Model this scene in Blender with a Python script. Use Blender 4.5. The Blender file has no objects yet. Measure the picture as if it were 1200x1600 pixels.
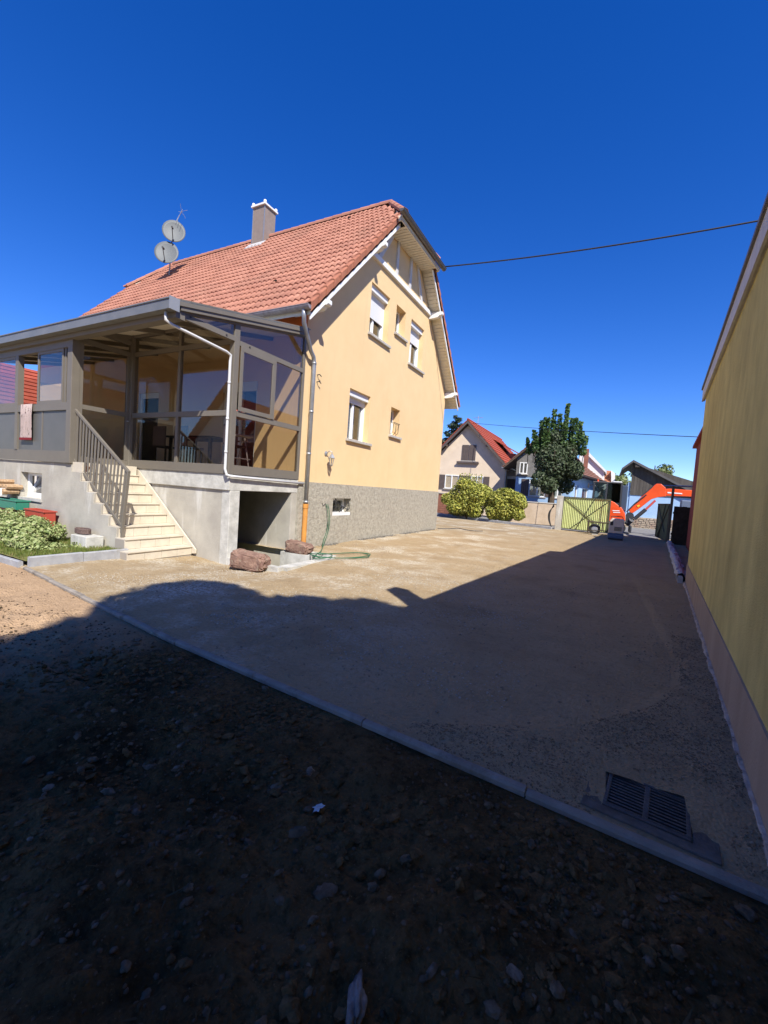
import bpy, bmesh, math, random
import numpy as np
from mathutils import Vector, Matrix
from mathutils.geometry import tessellate_polygon
R_ = math.radians
random.seed(7)
SC = bpy.context.scene
COL = SC.collection

# ------------------------------------------------------------------ camera
YAW, PIT, ROL, FPX = -0.483723, -0.0548269, 0.0698684, 660.84     # focal length in pixels of a 1200 px wide frame
EYE = Vector((0, 0, 1.5))
Fw = Vector((math.sin(YAW)*math.cos(PIT), math.cos(YAW)*math.cos(PIT), math.sin(PIT)))
r0 = Vector((math.cos(YAW), -math.sin(YAW), 0)); u0 = r0.cross(Fw)
Rt = math.cos(ROL)*r0 + math.sin(ROL)*u0
Up = -math.sin(ROL)*r0 + math.cos(ROL)*u0
cam_d = bpy.data.cameras.new('camera'); cam = bpy.data.objects.new('camera', cam_d); COL.objects.link(cam)
M = Matrix((Rt, Up, -Fw)).transposed().to_4x4(); M.translation = EYE
cam.matrix_world = M
cam_d.sensor_fit = 'HORIZONTAL'; cam_d.sensor_width = 36; cam_d.lens = 36*FPX/1200
cam_d.clip_start = 0.05; cam_d.clip_end = 3000
SC.camera = cam

# ------------------------------------------------------------------ sky, sun, exposure
SUN_EL, SUN_AZ = R_(46), R_(132)
w = bpy.data.worlds.new('World'); SC.world = w; w.use_nodes = True
nt = w.node_tree; bg = nt.nodes['Background']
sky = nt.nodes.new('ShaderNodeTexSky'); sky.sky_type = 'NISHITA'; sky.sun_disc = False
sky.sun_elevation = SUN_EL; sky.sun_rotation = SUN_AZ; sky.air_density = 0.85; sky.dust_density = 0.0; sky.ozone_density = 5.0; sky.altitude = 400
hsv = nt.nodes.new('ShaderNodeHueSaturation'); hsv.inputs['Saturation'].default_value = 1.35; hsv.inputs['Hue'].default_value = 0.520
gm = nt.nodes.new('ShaderNodeGamma'); gm.inputs[1].default_value = 0.92; nt.links.new(sky.outputs[0], gm.inputs[0])
nt.links.new(gm.outputs[0], hsv.inputs['Color']); nt.links.new(hsv.outputs[0], bg.inputs['Color'])
bg.inputs['Strength'].default_value = 0.15
sl = bpy.data.lights.new('sun', 'SUN'); sl.energy = 5.0; sl.angle = R_(0.5); sl.color = (1.0, 0.965, 0.90)
so = bpy.data.objects.new('sun', sl); COL.objects.link(so)
S = Vector((math.sin(SUN_AZ)*math.cos(SUN_EL), math.cos(SUN_AZ)*math.cos(SUN_EL), math.sin(SUN_EL)))
so.rotation_euler = S.to_track_quat('Z', 'Y').to_euler(); so.location = (10, -10, 30)
SC.view_settings.view_transform = 'Standard'; SC.view_settings.look = 'None'
SC.view_settings.exposure = 0.6; SC.view_settings.gamma = 1.0; SC.view_settings.use_curve_mapping = False
SC.cycles.max_bounces = 8; SC.cycles.transparent_max_bounces = 24
SC.cycles.sample_clamp_indirect = 6

# ------------------------------------------------------------------ helpers
def at(px, py, Y):
    """world point seen at photo pixel (px,py) on the vertical plane y = Y"""
    d = Rt*(px-600) - Up*(py-800) + Fw*FPX
    return EYE + d*((Y-EYE.y)/d.y)
ORG = {}
def org(o): return ORG.get(o.name, Vector((0, 0, 0))) if o else Vector((0, 0, 0))
def thing(name, label, cat, loc=(0, 0, 0), group=None):
    o = bpy.data.objects.new(name, None); COL.objects.link(o); o.location = loc; o.empty_display_size = 0.2
    o['label'] = label; o['category'] = cat
    if group: o['group'] = group
    ORG[o.name] = Vector(loc); return o
def tag(o, label, cat, group=None):
    o['label'] = label; o['category'] = cat
    if group: o['group'] = group
    return o
class MB:
    def __init__(s): s.v = []; s.f = []
    def add(s, vs, fs):
        n = len(s.v); s.v += [Vector(p) for p in vs]; s.f += [tuple(i+n for i in f) for f in fs]; return s
    def box(s, x0, x1, y0, y1, z0, z1):
        if x0 > x1: x0, x1 = x1, x0
        if y0 > y1: y0, y1 = y1, y0
        if z0 > z1: z0, z1 = z1, z0
        return s.add([(x0,y0,z0),(x1,y0,z0),(x1,y1,z0),(x0,y1,z0),(x0,y0,z1),(x1,y0,z1),(x1,y1,z1),(x0,y1,z1)],
              [(3,2,1,0),(4,5,6,7),(0,1,5,4),(1,2,6,5),(2,3,7,6),(3,0,4,7)])
    def bar(s, a, b, w, h, up=(0,0,1)):
        a = Vector(a); b = Vector(b); d = (b-a).normalized(); up = Vector(up)
        if abs(d.dot(up)) > 0.98: up = Vector((0,1,0))
        r = d.cross(up).normalized()*(w/2); u = r.cross(d).normalized()*(h/2)
        return s.add([a-r-u, a+r-u, a+r+u, a-r+u, b-r-u, b+r-u, b+r+u, b-r+u],
              [(0,1,2,3),(7,6,5,4),(1,0,4,5),(2,1,5,6),(3,2,6,7),(0,3,7,4)])
    def prism(s, pts, vec):
        """planar polygon pts (3D) extruded by vec"""
        pts = [Vector(p) for p in pts]; vec = Vector(vec); n = len(pts)
        fs = [tuple(range(n))[::-1], tuple(range(n, 2*n))] + [(i, (i+1) % n, n+(i+1) % n, n+i) for i in range(n)]
        nrm = Vector((0,0,0))
        for i in range(1, n-1): nrm += (pts[i]-pts[0]).cross(pts[i+1]-pts[0])
        if nrm.dot(vec) < 0: fs = [f[::-1] for f in fs]
        return s.add(pts+[p+vec for p in pts], fs)
    def tube(s, pts, r, n=8, closed=False):
        pts = [Vector(p) for p in pts]; rr = r if isinstance(r, (list, tuple)) else [r]*len(pts)
        rings = []; prev = None
        for i, p in enumerate(pts):
            d = (pts[min(i+1, len(pts)-1)] - pts[max(i-1, 0)]).normalized()
            if prev is None:
                a = d.cross(Vector((0,0,1)));
                if a.length < 0.05: a = d.cross(Vector((0,1,0)))
                a.normalize()
            else: a = (prev - d*prev.dot(d)).normalized()
            prev = a; b = d.cross(a)
            rings.append([p + (a*math.cos(2*math.pi*k/n) + b*math.sin(2*math.pi*k/n))*rr[i] for k in range(n)])
        vs = [q for rg in rings for q in rg]; fs = []
        for i in range(len(rings)-1):
            for k in range(n):
                fs.append((i*n+k, i*n+(k+1) % n, (i+1)*n+(k+1) % n, (i+1)*n+k))
        fs += [tuple(range(n))[::-1], tuple(range((len(rings)-1)*n, len(rings)*n))]
        return s.add(vs, fs)
    def lathe(s, prof, c, n=12, axis='Z'):
        vs = []; fs = []
        for r, z in prof:
            for k in range(n):
                a = 2*math.pi*k/n; p = (r*math.cos(a), r*math.sin(a), z)
                if axis == 'X': p = (p[2], p[0], p[1])
                if axis == 'Y': p = (p[0], p[2], p[1])
                vs.append(Vector(p)+Vector(c))
        for i in range(len(prof)-1):
            for k in range(n): fs.append((i*n+k, i*n+(k+1) % n, (i+1)*n+(k+1) % n, (i+1)*n+k))
        fs += [tuple(range(n))[::-1], tuple(range((len(prof)-1)*n, len(prof)*n))]
        return s.add(vs, fs)
    def build(s, name, mat, parent=None, smooth=False, bevel=0, loc=None, fix=True):
        o_ = org(parent) if loc is None else Vector(loc)
        me = bpy.data.meshes.new(name); me.from_pydata([tuple(p-o_) for p in s.v], [], s.f)
        if fix:
            b = bmesh.new(); b.from_mesh(me); bmesh.ops.recalc_face_normals(b, faces=b.faces); b.to_mesh(me); b.free()
        me.materials.append(mat)
        if smooth: me.shade_smooth()
        o = bpy.data.objects.new(name, me); COL.objects.link(o)
        if parent: o.parent = parent; ORG[o.name] = org(parent)
        else: ORG[o.name] = o_
        if loc is not None and not parent: o.location = loc
        if bevel:
            m = o.modifiers.new('b', 'BEVEL'); m.width = bevel; m.segments = 2; m.limit_method = 'ANGLE'
        return o
def box(name, mat, parent, x0, x1, y0, y1, z0, z1, bevel=0):
    return MB().box(x0, x1, y0, y1, z0, z1).build(name, mat, parent, bevel=bevel)
def wall_holes(mb, outer, holes, to3, depth):
    """outer/holes: 2D loops; to3(p2, d) maps a 2D point at depth d; adds front, back and all reveals"""
    loops = [outer]+holes
    tri = tessellate_polygon([[Vector((p[0], p[1], 0)) for p in l] for l in loops])
    flat = [p for l in loops for p in l]; n = len(flat)
    vs = [to3(p, 0) for p in flat]+[to3(p, depth) for p in flat]
    fs = [tuple(t) for t in tri]+[tuple(i+n for i in t)[::-1] for t in tri]
    k = 0
    for l in loops:
        m = len(l)
        for i in range(m): fs.append((k+i, k+(i+1) % m, n+k+(i+1) % m, n+k+i))
        k += m
    mb.add(vs, fs)

# ------------------------------------------------------------------ materials
def mat(name, col, rough=0.8, metal=0.0, col2=None, scale=4.0, bump=0.0, bscale=40.0, detail=6, spec=None, streak=False, lo=0.35, hi=0.65, trans=None):
    m = bpy.data.materials.new(name); m.use_nodes = True; t = m.node_tree; N = t.nodes; L = t.links
    p = N['Principled BSDF']; p.inputs['Roughness'].default_value = rough; p.inputs['Metallic'].default_value = metal
    p.inputs['Specular IOR Level'].default_value = (0.05 if rough >= 0.9 else 0.2 if rough >= 0.75 else 0.5) if spec is None else spec
    p.inputs['Base Color'].default_value = (*col, 1)
    geo = N.new('ShaderNodeNewGeometry')
    if col2 is not None:
        mp = N.new('ShaderNodeMapping'); mp.inputs['Scale'].default_value = (1, 1, 0.12) if streak else (1, 1, 1)
        L.new(geo.outputs['Position'], mp.inputs[0])
        nz = N.new('ShaderNodeTexNoise'); nz.inputs['Scale'].default_value = scale; nz.inputs['Detail'].default_value = detail
        nz.inputs['Roughness'].default_value = 0.62
        L.new(mp.outputs[0], nz.inputs['Vector'])
        r = N.new('ShaderNodeValToRGB'); r.color_ramp.elements[0].position = lo; r.color_ramp.elements[1].position = hi
        r.color_ramp.elements[0].color = (*col, 1); r.color_ramp.elements[1].color = (*col2, 1)
        L.new(nz.outputs['Fac'], r.inputs[0]); L.new(r.outputs[0], p.inputs['Base Color'])
    if bump:
        nb = N.new('ShaderNodeTexNoise'); nb.inputs['Scale'].default_value = bscale; nb.inputs['Detail'].default_value = 8
        L.new(geo.outputs['Position'], nb.inputs['Vector'])
        b = N.new('ShaderNodeBump'); b.inputs['Strength'].default_value = bump; b.inputs['Distance'].default_value = 0.02
        L.new(nb.outputs['Fac'], b.inputs['Height']); L.new(b.outputs[0], p.inputs['Normal'])
    return m
def add_layer(m, col, scale, lo, hi, fac=1.0, stretch=(1,1,1), off=0.0):
    """lay another noise-masked tint over a material's base colour"""
    t = m.node_tree; N = t.nodes; L = t.links; p = N['Principled BSDF']
    geo = N.new('ShaderNodeNewGeometry'); mp = N.new('ShaderNodeMapping'); mp.inputs['Scale'].default_value = stretch; mp.inputs['Location'].default_value = (off, off, off)
    L.new(geo.outputs['Position'], mp.inputs[0])
    nz = N.new('ShaderNodeTexNoise'); nz.inputs['Scale'].default_value = scale; nz.inputs['Detail'].default_value = 9; nz.inputs['Roughness'].default_value = 0.65
    L.new(mp.outputs[0], nz.inputs['Vector'])
    mr = N.new('ShaderNodeMapRange'); mr.inputs[1].default_value = lo; mr.inputs[2].default_value = hi; mr.inputs[4].default_value = fac
    L.new(nz.outputs['Fac'], mr.inputs[0])
    mx = N.new('ShaderNodeMix'); mx.data_type = 'RGBA'
    L.new(mr.outputs[0], mx.inputs[0])
    src = p.inputs['Base Color']
    if src.links: L.new(src.links[0].from_socket, mx.inputs[6])
    else: mx.inputs[6].default_value = src.default_value
    mx.inputs[7].default_value = (*col, 1)
    L.new(mx.outputs[2], p.inputs['Base Color']); return m
def glass(name, tint=(0.55, 0.55, 0.52), ior=1.5, boost=0.0):
    m = bpy.data.materials.new(name); m.use_nodes = True; t = m.node_tree; N = t.nodes; L = t.links
    N.remove(N['Principled BSDF']); out = N['Material Output']
    tr = N.new('ShaderNodeBsdfTransparent'); tr.inputs[0].default_value = (*tint, 1)
    gl = N.new('ShaderNodeBsdfGlossy'); gl.inputs['Roughness'].default_value = 0.0; gl.inputs['Color'].default_value = (0.9, 0.9, 0.9, 1)
    fr = N.new('ShaderNodeFresnel'); gi = N.new('ShaderNodeNewGeometry'); ii = N.new('ShaderNodeMapRange'); ii.inputs[3].default_value = ior; ii.inputs[4].default_value = 1/ior
    L.new(gi.outputs['Backfacing'], ii.inputs[0]); L.new(ii.outputs[0], fr.inputs[0])
    ad = N.new('ShaderNodeMath'); ad.operation = 'ADD'; ad.use_clamp = True; ad.inputs[1].default_value = boost
    L.new(fr.outputs[0], ad.inputs[0])
    mx = N.new('ShaderNodeMixShader'); L.new(ad.outputs[0], mx.inputs[0]); L.new(tr.outputs[0], mx.inputs[1]); L.new(gl.outputs[0], mx.inputs[2])
    L.new(mx.outputs[0], out.inputs[0]); return m
def leafmat(name, a, b, c=None, scale=14):
    m = mat(name, a, 0.55, 0, b, scale, detail=3, lo=0.38, hi=0.62, spec=0.4)
    if c: add_layer(m, c, scale*0.7, 0.55, 0.62, 1.0, off=7.3)
    t = m.node_tree; N = t.nodes; L = t.links; p = N['Principled BSDF']
    tl = N.new('ShaderNodeBsdfTranslucent'); mx = N.new('ShaderNodeMixShader'); mx.inputs[0].default_value = 0.25
    L.new(p.inputs['Base Color'].links[0].from_socket, tl.inputs[0])
    L.new(p.outputs[0], mx.inputs[1]); L.new(tl.outputs[0], mx.inputs[2]); L.new(mx.outputs[0], N['Material Output'].inputs[0])
    return m

m_yellow = mat('yellow_render', (0.75, 0.545, 0.30), 0.9, 0, (0.71, 0.51, 0.275), 1.2, 0.35, 110)
add_layer(m_yellow, (0.60, 0.43, 0.24), 5.0, 0.58, 0.80, 0.5, (1, 1, 0.08), 5)
add_layer(m_yellow, (0.72, 0.50, 0.25), 0.8, 0.5, 0.8, 0.5, (1, 1, 0.25))
m_orange = mat('orange_eave', (0.72, 0.22, 0.05), 0.85, 0, (0.62, 0.19, 0.05), 3, 0.1, 60)
m_rough = mat('roughcast', (0.41, 0.375, 0.30), 0.95, 0, (0.27, 0.245, 0.195), 11, 1.0, 20, lo=0.4, hi=0.7)
add_layer(m_rough, (0.30, 0.27, 0.22), 1.5, 0.5, 0.75, 0.5)
m_conc = mat('concrete', (0.47, 0.435, 0.36), 0.9, 0, (0.37, 0.34, 0.285), 2.2, 0.25, 60)
add_layer(m_conc, (0.62, 0.60, 0.54), 2.5, 0.56, 0.66, 0.7, (1, 1, 0.18), 3)
add_layer(m_conc, (0.20, 0.19, 0.17), 2.2, 0.62, 0.74, 0.6, (1.6, 1.6, 0.15), 9)
m_concd = mat('concrete_slab_edge', (0.58, 0.56, 0.50), 0.9, 0, (0.40, 0.385, 0.34), 5, 0.3, 50)
m_kerb = mat('kerb_concrete', (0.40, 0.40, 0.40), 0.9, 0, (0.31, 0.31, 0.315), 6, 0.4, 120)
add_layer(m_kerb, (0.24, 0.2, 0.15), 5, 0.58, 0.72, 0.7)
m_kerb2 = mat('brown_kerb', (0.34, 0.30, 0.25), 0.9, 0, (0.25, 0.22, 0.185), 6, 0.4, 120)  # darker, browner kerb concrete for the front edging
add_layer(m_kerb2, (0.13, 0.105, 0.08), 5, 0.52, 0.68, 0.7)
m_white = mat('white_paint', (0.80, 0.79, 0.76), 0.5, 0, (0.72, 0.70, 0.66), 5)
m_soffit = mat('cream_board', (0.74, 0.68, 0.53), 0.6, 0, (0.66, 0.6, 0.46), 7)
m_timb = mat('grey_white_timber', (0.62, 0.60, 0.57), 0.7, 0, (0.52, 0.50, 0.48), 5)
m_pvc = mat('white_plastic', (0.82, 0.82, 0.80), 0.35)
m_shut = mat('roller_shutter', (0.70, 0.70, 0.69), 0.5)
m_sill = mat('stone_sill', (0.50, 0.46, 0.40), 0.85, 0, (0.38, 0.35, 0.31), 12, 0.2, 90)
m_zinc = mat('zinc', (0.42, 0.43, 0.44), 0.45, 0.6, (0.34, 0.35, 0.36), 8)
m_copper = mat('weathered_gutter', (0.30, 0.25, 0.24), 0.5, 0.4, (0.42, 0.38, 0.37), 10)
m_frame = mat('taupe_metal', (0.185, 0.162, 0.128), 0.5, 0.1, (0.17, 0.148, 0.118), 3, spec=0.4)
m_gfas = mat('grey_gutter', (0.17, 0.175, 0.17), 0.4, 0.2, (0.21, 0.21, 0.2), 4)
m_panel = mat('grey_panel', (0.11, 0.108, 0.10), 0.4, 0, (0.125, 0.12, 0.112), 3, spec=0.25)
m_glass = glass('tinted_glass', (0.86, 0.84, 0.80), 1.5, 0.03)
m_clear = glass('window_glass', (0.93, 0.94, 0.93), 1.5, 0.04)
m_poly = mat('veranda_roof_panel', (0.72, 0.66, 0.52), 0.6)
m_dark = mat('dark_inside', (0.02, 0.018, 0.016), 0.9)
m_stair = mat('cream_tile', (0.62, 0.55, 0.43), 0.5, 0, (0.54, 0.47, 0.36), 5, 0.05, 60)
m_grout = mat('grout', (0.34, 0.30, 0.25), 0.95)
m_orpipe = mat('orange_pipe', (0.62, 0.27, 0.05), 0.5, 0, (0.5, 0.22, 0.05), 6)
m_black = mat('black_rubber', (0.02, 0.02, 0.02), 0.6)
m_iron = mat('cast_iron', (0.055, 0.05, 0.052), 0.5, 0.5, (0.09, 0.08, 0.075), 20, 0.3, 80)
m_pinkst = mat('red_sandstone', (0.30, 0.19, 0.14), 0.95, 0, (0.17, 0.10, 0.078), 7, 1.0, 22)
add_layer(m_pinkst, (0.38, 0.31, 0.22), 9, 0.55, 0.68, 0.7)
m_hose = mat('green_hose', (0.03, 0.12, 0.055), 0.4)
m_clay = mat('terracotta', (0.44, 0.16, 0.07), 0.8, 0, (0.32, 0.12, 0.06), 10)
m_redpl = mat('red_plastic', (0.40, 0.06, 0.035), 0.5)
m_greenpl = mat('green_plastic', (0.03, 0.20, 0.13), 0.45)
m_wood = mat('split_wood', (0.35, 0.21, 0.11), 0.9, 0, (0.5, 0.36, 0.22), 20)
m_chim = mat('chimney_cladding', (0.26, 0.20, 0.165), 0.7, 0, (0.22, 0.17, 0.14), 6, 0.1, 50)
m_dish = mat('dish_grey', (0.12, 0.128, 0.125), 0.6, 0.0)
m_leadw = mat('lead_flashing', (0.55, 0.52, 0.48), 0.6, 0.2)

def tilemat(name, c1, c2, c3, sx=0.335, sy=0.246, offx=0.0, offy=0.0):
    m = mat(name, c1, 0.85, 0, c2, 1.3, 0.25, 60, lo=0.35, hi=0.7)
    t = m.node_tree; N = t.nodes; L = t.links; p = N['Principled BSDF']
    geo = N.new('ShaderNodeNewGeometry'); ad = N.new('ShaderNodeVectorMath'); ad.operation = 'ADD'; ad.inputs[1].default_value = (offx, offy, 0)
    sn = N.new('ShaderNodeVectorMath'); sn.operation = 'SNAP'; sn.inputs[1].default_value = (sx, sy, 1000)
    wn = N.new('ShaderNodeTexWhiteNoise'); L.new(geo.outputs['Position'], ad.inputs[0]); L.new(ad.outputs[0], sn.inputs[0]); L.new(sn.outputs[0], wn.inputs[0])
    mr = N.new('ShaderNodeMapRange'); mr.inputs[3].default_value = 0.0; mr.inputs[4].default_value = 0.55; mr.inputs[1].default_value = 0.3
    L.new(wn.outputs[0], mr.inputs[0])
    mx = N.new('ShaderNodeMix'); mx.data_type = 'RGBA'; L.new(mr.outputs[0], mx.inputs[0])
    L.new(p.inputs['Base Color'].links[0].from_socket, mx.inputs[6]); mx.inputs[7].default_value = (*c3, 1)
    L.new(mx.outputs[2], p.inputs['Base Color']); return m
m_tile = tilemat('clay_roof_tile', (0.40, 0.175, 0.115), (0.47, 0.22, 0.15), (0.31, 0.13, 0.09))
add_layer(m_tile, (0.25, 0.13, 0.09), 0.7, 0.5, 0.75, 0.55, (1, 1, 1), 2)
m_verge = mat('verge_tile', (0.42, 0.165, 0.095), 0.85, 0, (0.30, 0.115, 0.07), 5, 0.2, 60)
m_rtile = mat('red_roof', (0.40, 0.085, 0.045), 0.8, 0, (0.30, 0.065, 0.04), 4, 0.2, 50)

# ground materials
def ground_mat(name, c1, c2, c3, bump, bs, pale=None):
    m = mat(name, c1, 0.95, 0, c2, 2.5, 0, detail=12, lo=0.3, hi=0.7, spec=0.03)
    t = m.node_tree; N = t.nodes; L = t.links; p = N['Principled BSDF']
    add_layer(m, c3, 22, 0.48, 0.68, 0.75)
    add_layer(m, tuple(min(1, x*1.9) for x in c1), 95, 0.60, 0.70, 0.6, off=4)
    geo = N.new('ShaderNodeNewGeometry')
    a = N.new('ShaderNodeTexNoise'); a.inputs['Scale'].default_value = bs; a.inputs['Detail'].default_value = 10; a.inputs['Roughness'].default_value = 0.7
    v = N.new('ShaderNodeTexVoronoi'); v.inputs['Scale'].default_value = 55
    L.new(geo.outputs['Position'], a.inputs[0]); L.new(geo.outputs['Position'], v.inputs[0])
    ml = N.new('ShaderNodeMath'); ml.operation = 'MULTIPLY_ADD'; ml.inputs[1].default_value = -0.35
    L.new(v.outputs['Distance'], ml.inputs[0]); L.new(a.outputs['Fac'], ml.inputs[2])
    b = N.new('ShaderNodeBump'); b.inputs['Strength'].default_value = bump; b.inputs['Distance'].default_value = 0.03
    L.new(ml.outputs[0], b.inputs['Height']); L.new(b.outputs[0], p.inputs['Normal'])
    return m
m_sand = ground_mat('compacted_sand', (0.41, 0.305, 0.18), (0.35, 0.26, 0.15), (0.29, 0.21, 0.12), 0.9, 14)
def limy(m, col):
    t = m.node_tree; N = t.nodes; L = t.links; p = N['Principled BSDF']; geo = N.new('ShaderNodeNewGeometry'); sx = N.new('ShaderNodeSeparateXYZ'); L.new(geo.outputs['Position'], sx.inputs[0])
    def nz(sc, de, lo, hi):
        n = N.new('ShaderNodeTexNoise'); n.inputs['Scale'].default_value = sc; n.inputs['Detail'].default_value = de; n.inputs['Roughness'].default_value = 0.7; L.new(geo.outputs['Position'], n.inputs[0])
        r = N.new('ShaderNodeMapRange'); r.inputs[1].default_value = lo; r.inputs[2].default_value = hi; L.new(n.outputs['Fac'], r.inputs[0]); return r.outputs[0]
    def mul(a, b):
        q = N.new('ShaderNodeMath'); q.operation = 'MULTIPLY'; L.new(a, q.inputs[0]); L.new(b, q.inputs[1]); return q.outputs[0]
    mx_ = N.new('ShaderNodeMapRange'); mx_.inputs[1].default_value = -1.2; mx_.inputs[2].default_value = -3.6; L.new(sx.outputs['X'], mx_.inputs[0])
    f = mul(mul(nz(0.9, 8, 0.47, 0.62), nz(26, 6, 0.42, 0.56)), mx_.outputs[0])
    k = N.new('ShaderNodeMix'); k.data_type = 'RGBA'; L.new(f, k.inputs[0]); L.new(p.inputs['Base Color'].links[0].from_socket, k.inputs[6]); k.inputs[7].default_value = (*col, 1); L.new(k.outputs[2], p.inputs['Base Color'])
limy(m_sand, (0.62, 0.56, 0.44))
add_layer(m_sand, (0.20, 0.135, 0.075), 1.1, 0.52, 0.75, 0.55, (1, 1, 1), 4.4)
m_soil = ground_mat('dark_soil', (0.175, 0.112, 0.050), (0.085, 0.053, 0.023), (0.032, 0.020, 0.008), 1.0, 9)
def sunlit_part(m, col):  # paler soil colour towards the left, sunlight painted into the earth
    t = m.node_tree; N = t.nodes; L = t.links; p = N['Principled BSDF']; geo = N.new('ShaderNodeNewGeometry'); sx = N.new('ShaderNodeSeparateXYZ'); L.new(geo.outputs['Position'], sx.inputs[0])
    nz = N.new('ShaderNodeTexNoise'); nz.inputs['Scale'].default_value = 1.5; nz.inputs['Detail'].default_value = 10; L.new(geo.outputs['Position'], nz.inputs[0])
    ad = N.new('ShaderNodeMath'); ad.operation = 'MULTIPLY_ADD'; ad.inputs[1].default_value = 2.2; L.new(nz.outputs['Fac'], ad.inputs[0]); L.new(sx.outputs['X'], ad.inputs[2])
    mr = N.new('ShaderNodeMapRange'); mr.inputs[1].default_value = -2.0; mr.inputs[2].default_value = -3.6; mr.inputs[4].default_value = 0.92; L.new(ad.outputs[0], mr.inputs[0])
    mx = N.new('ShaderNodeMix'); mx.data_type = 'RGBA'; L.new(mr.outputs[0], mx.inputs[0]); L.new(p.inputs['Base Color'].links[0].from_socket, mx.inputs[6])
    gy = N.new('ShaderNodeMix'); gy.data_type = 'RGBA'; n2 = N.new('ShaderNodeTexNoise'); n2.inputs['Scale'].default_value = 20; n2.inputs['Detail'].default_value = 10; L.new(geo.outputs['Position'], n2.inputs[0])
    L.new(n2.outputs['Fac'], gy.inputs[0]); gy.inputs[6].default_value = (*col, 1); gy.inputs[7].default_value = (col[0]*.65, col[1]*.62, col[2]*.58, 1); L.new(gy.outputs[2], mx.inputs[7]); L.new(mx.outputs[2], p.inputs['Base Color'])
add_layer(m_soil, (0.018, 0.012, 0.006), 1.3, 0.48, 0.66, 0.75, off=6)
sunlit_part(m_soil, (0.56, 0.385, 0.235))
m_asph = mat('asphalt', (0.19, 0.18, 0.17), 0.9, 0, (0.24, 0.23, 0.215), 3, 0.3, 90)
m_field = mat('far_ground', (0.10, 0.12, 0.05), 0.95, 0, (0.16, 0.14, 0.08), 0.3)
m_pebble = mat('pebble', (0.17, 0.125, 0.08), 0.9, 0, (0.08, 0.058, 0.036), 22, 0.3, 90)
add_layer(m_pebble, (0.27, 0.23, 0.18), 9, 0.55, 0.68, 0.7, off=3)
m_gravel = mat('gravel', (0.14, 0.10, 0.065), 0.9, 0, (0.055, 0.04, 0.025), 18)
m_pale = mat('pale_stone', (0.26, 0.24, 0.22), 0.8, 0, (0.08, 0.075, 0.07), 14, 0.5, 60)

# ================================================================== GROUND
def struct(o): o['kind'] = 'structure'; return o
def stuff(o, label=None, cat=None):
    o['kind'] = 'stuff'
    if label: o['label'] = label; o['category'] = cat
    return o
from mathutils import noise as mn
def fbm(x, y, s, o=4): return mn.fractal(Vector((x*s, y*s, 3.1)), 0.9, 2.1, o)
def wall_x(y): return 1.5 + (y-10.0)*0.0945
KERB = [(-7.36, 2.98), (-3.64, 2.50), (-1.5, 2.345), (-0.59, 2.28), (0.0, 2.225), (0.78, 2.17)]
def kerb_y(x):
    for (a, b), (c, d) in zip(KERB, KERB[1:]):
        if x <= c: return b + (d-b)*max(0, (x-a))/(c-a)
    return KERB[-1][1]
def smooth(a, b, x):
    t = max(0, min(1, (x-a)/(b-a))); return t*t*(3-2*t)
def drive_h(x, y):
    h = 0.014*fbm(x, y, 0.55, 3) + 0.011*fbm(x, y, 2.3, 4)*smooth(16, 8, y) + 0.004*fbm(x, y, 9, 2)*smooth(9, 5, y)
    d = math.hypot((x+6.0)/1.6, (y-5.5)/0.9); h -= 0.13*math.exp(-d*d)
    # the roller stopped short of the wall: its rim, an arc of slightly higher loose gravel outside
    cx, cy, r = -1.9, 5.0, 2.62
    e = math.hypot(x-cx, y-cy)-r if y < 5.0 else (x-cx)-r + 0.02*(y-5)
    if x > -0.8: h += 0.018*smooth(-0.02, 0.05, e)*smooth(12, 8, y) + (0.006*fbm(x, y, 14, 2) if e > 0 else 0)
    h *= smooth(0.0, 0.25, y-kerb_y(x)) if y-kerb_y(x) < 0.25 else 1
    return h
def grid(name, xs, ys, hf, material, keep=None):
    nx, ny = len(xs), len(ys); vs = [(x, y, hf(x, y)) for y in ys for x in xs]; fs = []
    for j in range(ny-1):
        for i in range(nx-1):
            if keep and not keep((xs[i]+xs[i+1])/2, (ys[j]+ys[j+1])/2): continue
            a = j*nx+i; fs.append((a, a+1, a+1+nx, a+nx))
    me = bpy.data.meshes.new(name); me.from_pydata(vs, [], fs); me.materials.append(material); me.shade_smooth()
    o = bpy.data.objects.new(name, me); COL.objects.link(o); return o
def ar(a, b, s): return [a+(b-a)*i/max(1, round((b-a)/s)) for i in range(max(1, round((b-a)/s))+1)]
PIT_X0, PIT_X1, PIT_Y0, PIT_Y1 = -7.6, -5.0, 5.75, 7.25
xs = ar(-18, -7.6, 0.4)+ar(-7.6, -5.0, 0.08)[1:]+ar(-5.0, 3.2, 0.04)[1:]
ys = ar(2.0, 5.75, 0.035)+ar(5.75, 7.25, 0.1)[1:]+ar(7.25, 12, 0.12)[1:]+ar(12, 24.6, 0.35)[1:]
def keepd(x, y):
    if PIT_X0 < x < PIT_X1 and PIT_Y0 < y < PIT_Y1: return False
    if 0.13 < x < 0.48 and 2.34 < y < 2.63: return False
    return True
def dh(x, y):
    if y < kerb_y(x)-0.02: return -0.10
    return drive_h(x, y)
struct(grid('driveway', xs, ys, dh, m_sand, keepd))
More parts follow.
